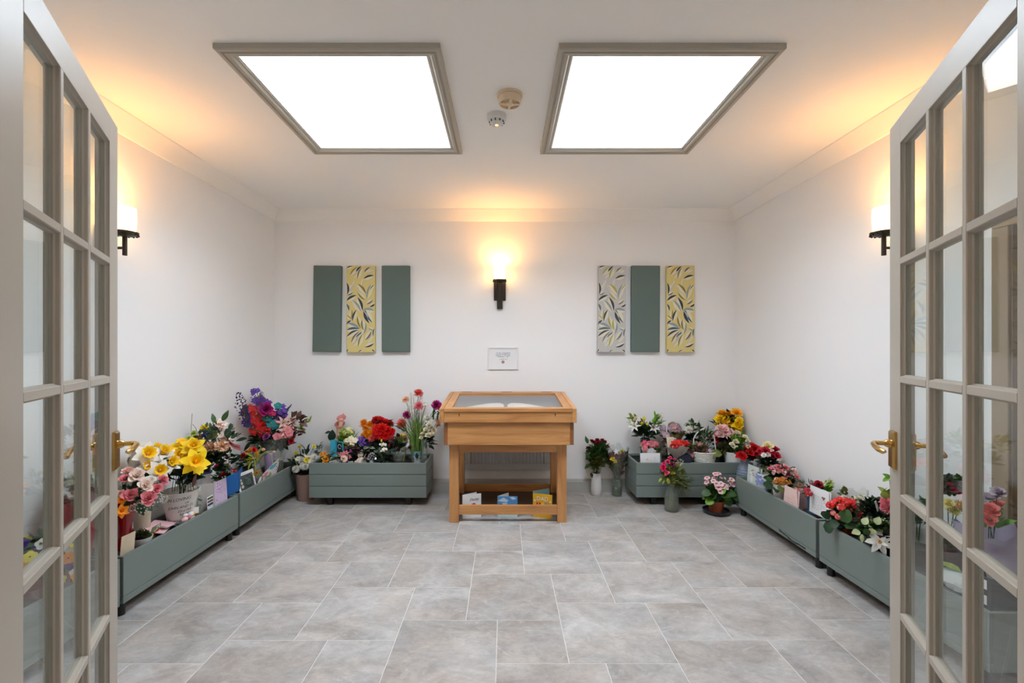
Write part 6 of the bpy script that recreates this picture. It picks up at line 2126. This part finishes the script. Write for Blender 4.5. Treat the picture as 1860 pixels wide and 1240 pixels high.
t, f, k = folded('pale pink card with coral lettering and a torn top edge in the right planter', (1423, 3.095), (1450, 2.94), (1470, 2.99), SS + .001, .122, mat('pale_pink_card', (232, 202, 196), .8), mat('pink_card_back', (216, 176, 172), .8), .010)
COR = mat('coral_lettering', (214, 120, 92), .8)
f.lines([(.26, .50, .52, .17), (.24, .34, .54, .10), (.26, .22, .48, .07)], COR, 4)
b = Bunch('crimson_kalanchoe', 'crimson flowers and fern sprigs in a blue pot behind the handwritten letter', 'potted plant', side(1481, 1, 1.985), None, .12)
b.pot(.050, .040, .13, mat('teal_blue_pot', (44, 92, 128), .5), rim=False)
b.heads('umbel', 'crimson', [(1484, 880, 15), (1492, 880, 14), (1476, 881, 11), (1488, 876, 13), (1466, 890, 13, -.08), (1470, 895, 12, -.09), (1467, 897, 10, -.1)]).heads('carn', 'crimson', [(1487, 879, 15)])
b.leaves(1504, 882, 9, 9, 40, 9, 'lime', wid=.22).leaves(1500, 887, 12, 5, 26, 11, 'bright').leaves(1478, 895, 14, 12, 60, 12, 'deep').leaves(1474, 878, 6, 3, 8, 9, 'brown', wid=.1)
b.done()
t = thing('letter_card', 'white handwritten letter card with a small brown heart at the joint of the right planters', 'card', P_(1488, 2.75, .301))
p = Panel(t, P_(1470, 2.852, .301), P_(1508, 2.672, .301), .165, CARDW, 'front_panel', .006)
k = Panel(t, P_(1508, 2.674, .301), P_(1524, 2.78, .301), .165, CARDW, 'back_panel', .006)
p.lines([(.10, .66 - i * .068, .55 + .25 * (i % 3) / 2, .05) for i in range(8)], mat('faint_ink', (150, 150, 158), .8), 11)
k.lines([(.12, .68 - i * .09, .7, .05) for i in range(5)], PM('purple'), 13)
hp = []
for q in range(20):
    a = 2 * pi * q / 20
    hp.append((.66 + .085 * (16 * sin(a) ** 3) / 16, .70 + .075 * (13 * cos(a) - 5 * cos(2 * a) - 2 * cos(3 * a) - cos(4 * a)) / 16))
p.shape([[(.66, .70), hp[q], hp[(q + 1) % 20]] for q in range(20)], mat('kraft_heart', (128, 96, 74), .8), 'heart')
b = Bunch('white_kalanchoe', 'white kalanchoe in a clear plastic sleeve behind the red kalanchoe', 'potted plant', side(1553, 1, 2.045), None, .09)
b.pot(.044, .034, .09, BLACK)
b.sleeve(.050, .060, .20, CELLO, z0=.02, name='plastic_sleeve')
b.heads('umbel', 'white', [(1530, 903, 16), (1540, 904, 16), (1552, 905, 18), (1563, 907, 17), (1573, 910, 15), (1546, 910, 14, -.04), (1560, 913, 13, -.04), (1568, 902, 13), (1579, 908, 12)])
b.leaves(1552, 915, 22, 8, 60, 12, 'leaf').leaves(1532, 896, 8, 5, 14, 12, 'olive')
b.leaf(1527, 900, 20, 5, 75, 'grey', .02)
b.done()
b = Bunch('red_kalanchoe', 'large red kalanchoe with broad rounded leaves in a terracotta pot over the planter rim', 'potted plant', side(1538, 1, 1.955), None, .09)
b.pot(.058, .044, .10, TERRA)
b.heads('umbel', 'brightred', [(1508, 916, 15), (1514, 912, 15), (1528, 909, 18), (1538, 910, 20), (1546, 912, 16), (1527, 920, 15, -.05), (1535, 915, 15, -.04), (1560, 925, 15), (1566, 930, 16, -.02), (1559, 933, 13, -.03), (1556, 916, 14), (1552, 919, 12), (1521, 914, 12)]).heads('five', 'red', [(1506, 919, 10), (1512, 918, 11), (1524, 912, 11), (1534, 907, 12), (1543, 909, 12), (1529, 921, 11, -.06), (1565, 926, 11), (1568, 932, 10, -.03), (1560, 921, 10), (1503, 916, 8), (1519, 908, 9)])
b.scatter('five', 'brightred', 1532, 912, 20, 8, 34, 8).scatter('five', 'red', 1562, 928, 9, 9, 14, 8).scatter('five', 'brightred', 1510, 916, 7, 5, 10, 7)
b.heads('umbel', 'salmon', [(1522, 938, 12, -.05), (1513, 931, 10, -.03), (1545, 926, 10, -.03), (1558, 934, 10, -.02)])
b.leaves(1538, 928, 24, 12, 70, 11, 'dark').leaves(1540, 945, 26, 10, 50, 18, 'deep', kind=0, wid=.42)
b.leaf(1534, 948, 24, 21, 80, 'leaf', -.07, kind=0, curl=-10).leaf(1522, 948, 26, 17, 200, 'dark', -.06, kind=0, curl=-40).leaf(1510, 953, 17, 14, 235, 'dark', -.07, kind=0, curl=-50).leaf(1535, 957, 26, 12, 10, 'leaf', -.08, kind=0).leaf(1508, 940, 18, 14, 150, 'dark', -.04, kind=0).leaf(1552, 950, 24, 12, 5, 'dark', -.06, kind=0)
b.done()
b = Bunch('burgundy_chrysanthemum', 'dark green plant with burgundy buds and a white tag beside the red kalanchoe', 'potted plant', side(1588, 1, 2.0), None, .09)
b.pot(.05, .04, .09, BLACK)
b.heads('mum', 'burg', [(1591, 908, 13), (1579, 919, 12), (1568, 912, 9), (1602, 914, 10), (1597, 905, 9)]).heads('bud', 'lime', [(1571, 928, 5), (1587, 933, 5), (1604, 941, 5), (1613, 940, 5)])
b.leaves(1588, 927, 26, 16, 190, 13, 'deep').leaves(1588, 922, 24, 13, 70, 11, 'dark').leaves(1600, 938, 18, 8, 40, 13, 'leaf')
tg = MB()
P = [hold(x, y, b.base.y - .1) - b.base for x, y in ((1589, 911), (1592, 909), (1597, 926), (1594, 929))]
tg.add([v for v in P] + [v + Vector((0, .002, 0)) for v in P], [(0, 1, 2, 3), (7, 6, 5, 4), (0, 4, 5, 1), (1, 5, 6, 2), (2, 6, 7, 3), (3, 7, 4, 0)])
tg.build('tag', CARDW, b.t, smooth=False)
b.done()
b = Bunch('salmon_dahlia_bouquet', 'salmon and burgundy dahlias with lime leaves beside the right glazed door', 'bouquet', side(1622, 1, 2.0), None, .14)
b.vase([(0, 0), (.045, 0), (.055, .14), (.050, .14)], mat('grey_bucket', (120, 122, 124), .5))
b.heads('peony', 'burg', [(1615, 900, 18, .0), (1628, 896, 18)]).heads('carn', 'pink', [(1610, 912, 20, -.03), (1614, 922, 22, -.05), (1626, 912, 20), (1606, 922, 14, -.04)])
b.leaves(1618, 898, 16, 12, 26, 15, 'lime', wid=.4).leaves(1620, 930, 18, 10, 50, 15, 'dark')
b.leaf(1604, 874, 18, 8, 35, 'bright').leaf(1618, 868, 16, 8, 150, 'bright').leaf(1604, 892, 16, 13, -70, 'lime').strand([(1618, 900), (1616, 872), (1604, 872)], .0018, 'leaf')
b.done()
b = Bunch('poinsettia_pot', 'white poinsettia with variegated ivy spilling over the planter rim', 'potted plant', side(1600, 1, 1.93), None, .10)
b.pot(.058, .045, .105, BLACK)
b.heads('poin', 'white', [(1598, 983, 44, -.06)], face=Vector((-.75, -.9, .45)))
b.leaves(1590, 958, 24, 9, 60, 13, 'leaf', kind=0, wid=.42).leaves(1590, 956, 22, 8, 50, 10, 'var', kind=1, wid=.42).leaves(1606, 962, 14, 8, 26, 12, 'grey')
for (x, y, a) in ((1568, 952, 60), (1571, 960, -60), (1562, 965, 190), (1566, 970, -85), (1578, 966, 10), (1592, 952, 70)):
    b.leaf(x, y, 15, 13, a, 'var' if a > 0 else 'leaf', -.06, kind=1)
b.leaf(1566, 970, 16, 7, -92, 'var', -.08)
b.heads('bud', 'red', [(1607, 965, 5), (1612, 974, 5), (1603, 967, 4)])
b.heads('gyp', 'white', [(1585, 950, 16), (1602, 952, 14)], stem=False)
b.done()

# behind the right leaf
b = Bunch('daisy_plant', 'small white daisies among green leaves behind the right glazed door', 'potted plant', side(1668, 1, 1.98), None, .10)
b.pot(.055, .042, .10, BLACK)
b.heads('daisy', 'ivory', [(1660, 921, 14), (1668, 916, 13), (1675, 925, 13), (1655, 913, 12)]).heads('five', 'teal', [(1676, 924, 9)])
b.leaves(1666, 935, 24, 20, 110, 18, 'leaf', wid=.4).leaves(1664, 920, 22, 12, 40, 14, 'sage')
b.done()
b = Bunch('dark_cyclamen', 'dark green leafy plant in a maroon pot behind the right glazed door', 'potted plant', side(1728, 1, 2.0), None, .16)
b.pot(.066, .050, .17, mat('maroon_pot', (74, 36, 38), .5))
b.leaves(1730, 890, 34, 12, 120, 22, 'dark', wid=.42).leaves(1730, 884, 28, 8, 40, 18, 'leaf', wid=.4)
b.heads('mum', 'cream', [(1722, 914, 24, -.10), (1742, 918, 26, -.10), (1734, 926, 20, -.11)])
b.done()
b = Bunch('lilac_wrapped_bouquet', 'coral roses in lilac tissue behind the right glazed door', 'bouquet', side(1802, 1, 2.0), None, .16)
b.sleeve(.05, .11, .30, mat('lilac_tissue', (196, 182, 210), .8, trans=.2), name='tissue_wrap')
b.heads('rose', 'salmon', [(1800, 928, 34, -.08), (1797, 945, 28, -.1), (1812, 918, 28)]).heads('rose', 'lilac', [(1798, 905, 30), (1812, 895, 28)])
b.leaves(1802, 950, 18, 14, 30, 22, 'bright')
b.done()
t = thing('wrapped_flowers', 'white plastic-wrapped bunch lying over the rim of the right planter', 'bouquet', (1.90, 1.90, .318))
mb = MB()
rn = random.Random(44)
n, k = 18, 9
vs = []
for j in range(k):
    u = j / (k - 1)
    r = .055 * sin(pi * (.08 + .88 * u)) ** .6
    for i in range(n):
        a = 2 * pi * i / n
        rr = r * (1 + rn.uniform(-.18, .18))
        vs.append((rr * cos(a), -.10 + .20 * u, max(rr * sin(a) * .7 + .022, -.012)))
mb.add(vs, [(j * n + i, j * n + (i + 1) % n, (j + 1) * n + (i + 1) % n, (j + 1) * n + i) for j in range(k - 1) for i in range(n)] + [tuple(range(n))[::-1], tuple(range((k - 1) * n, k * n))])
mb.build('plastic_wrap', mat('white_plastic_film', (226, 230, 228), .3, trans=.3), t, ang=20)
MB().petal(.12, .03, pi / 2, 10, 0, .062, curl=-20, kind=1).build('leaf', GM('lime'), t)
t = thing('black_crate', 'small black crate with two red-printed white labels at the end of the right planter', 'crate', (1.975, 1.80, .224))
for (nm, bx) in (('side', (-.085, -.080, -.035, .035, 0, .19)), ('side', (.080, .085, -.035, .035, 0, .19)), ('end', (-.080, .080, -.035, -.030, 0, .19)), ('end', (-.080, .080, .030, .035, 0, .19)), ('base', (-.080, .080, -.030, .030, 0, .005))):
    MB().box(*bx).build(nm, BLACK, t, smooth=False)
for z in (.10, .16):
    o = MB().box(-.086, -.0852, -.018, .018, z - .018, z + .018).build('label', CARDW, t, smooth=False)
    MB().box(-.0865, -.0861, -.008, .008, z - .008, z + .006).build('red_print', PM('red'), o, smooth=False)

# behind the left leaf
b = Bunch('pansy_trough', 'orange, yellow and purple pansies trailing from the planter behind the left glazed door', 'potted plant', (-1.975, 1.96, SS), None, .12)
b.vase([(0, 0), (.075, 0), (.088, .11), (.084, .11)], TERRA, 'pot')
MB().lathe([(.083, .095), (0, .10)], 20).build('soil', SOIL, b.t)
rn = random.Random(77)
for c, n_ in (('orange', 20), ('violet', 18), ('lemon', 12), ('purple', 12), ('white', 12)):
    b.heads('pansy', c, [(rn.uniform(38, 150), 978 + rn.uniform(0, 90), rn.uniform(15, 22), rn.uniform(-.12, .18)) for _ in range(n_)], k=1.0, stem=False, cam=.9)
b.leaves(92, 1015, 50, 30, 130, 24, 'leaf', wid=.4).leaves(90, 1000, 50, 24, 50, 20, 'dark', wid=.4)
b.done()
b = Bunch('red_wrapped_bouquet', 'bouquet in shiny red wrap and clear film behind the left glazed door', 'bouquet', (-1.99, 2.13, SS), None, .30)
b.sleeve(.035, .085, .36, mat('red_foil_wrap', (176, 34, 48), .3), name='foil_wrap', z0=.0)
b.sleeve(.07, .12, .18, CELLO, name='cellophane', z0=.28)
b.heads('carn', 'white', [(128, 872, 26), (148, 866, 26), (170, 874, 22)]).heads('rose', 'red', [(140, 890, 26), (165, 892, 24)])
b.leaves(145, 880, 26, 14, 40, 18, 'grey')
b.done()
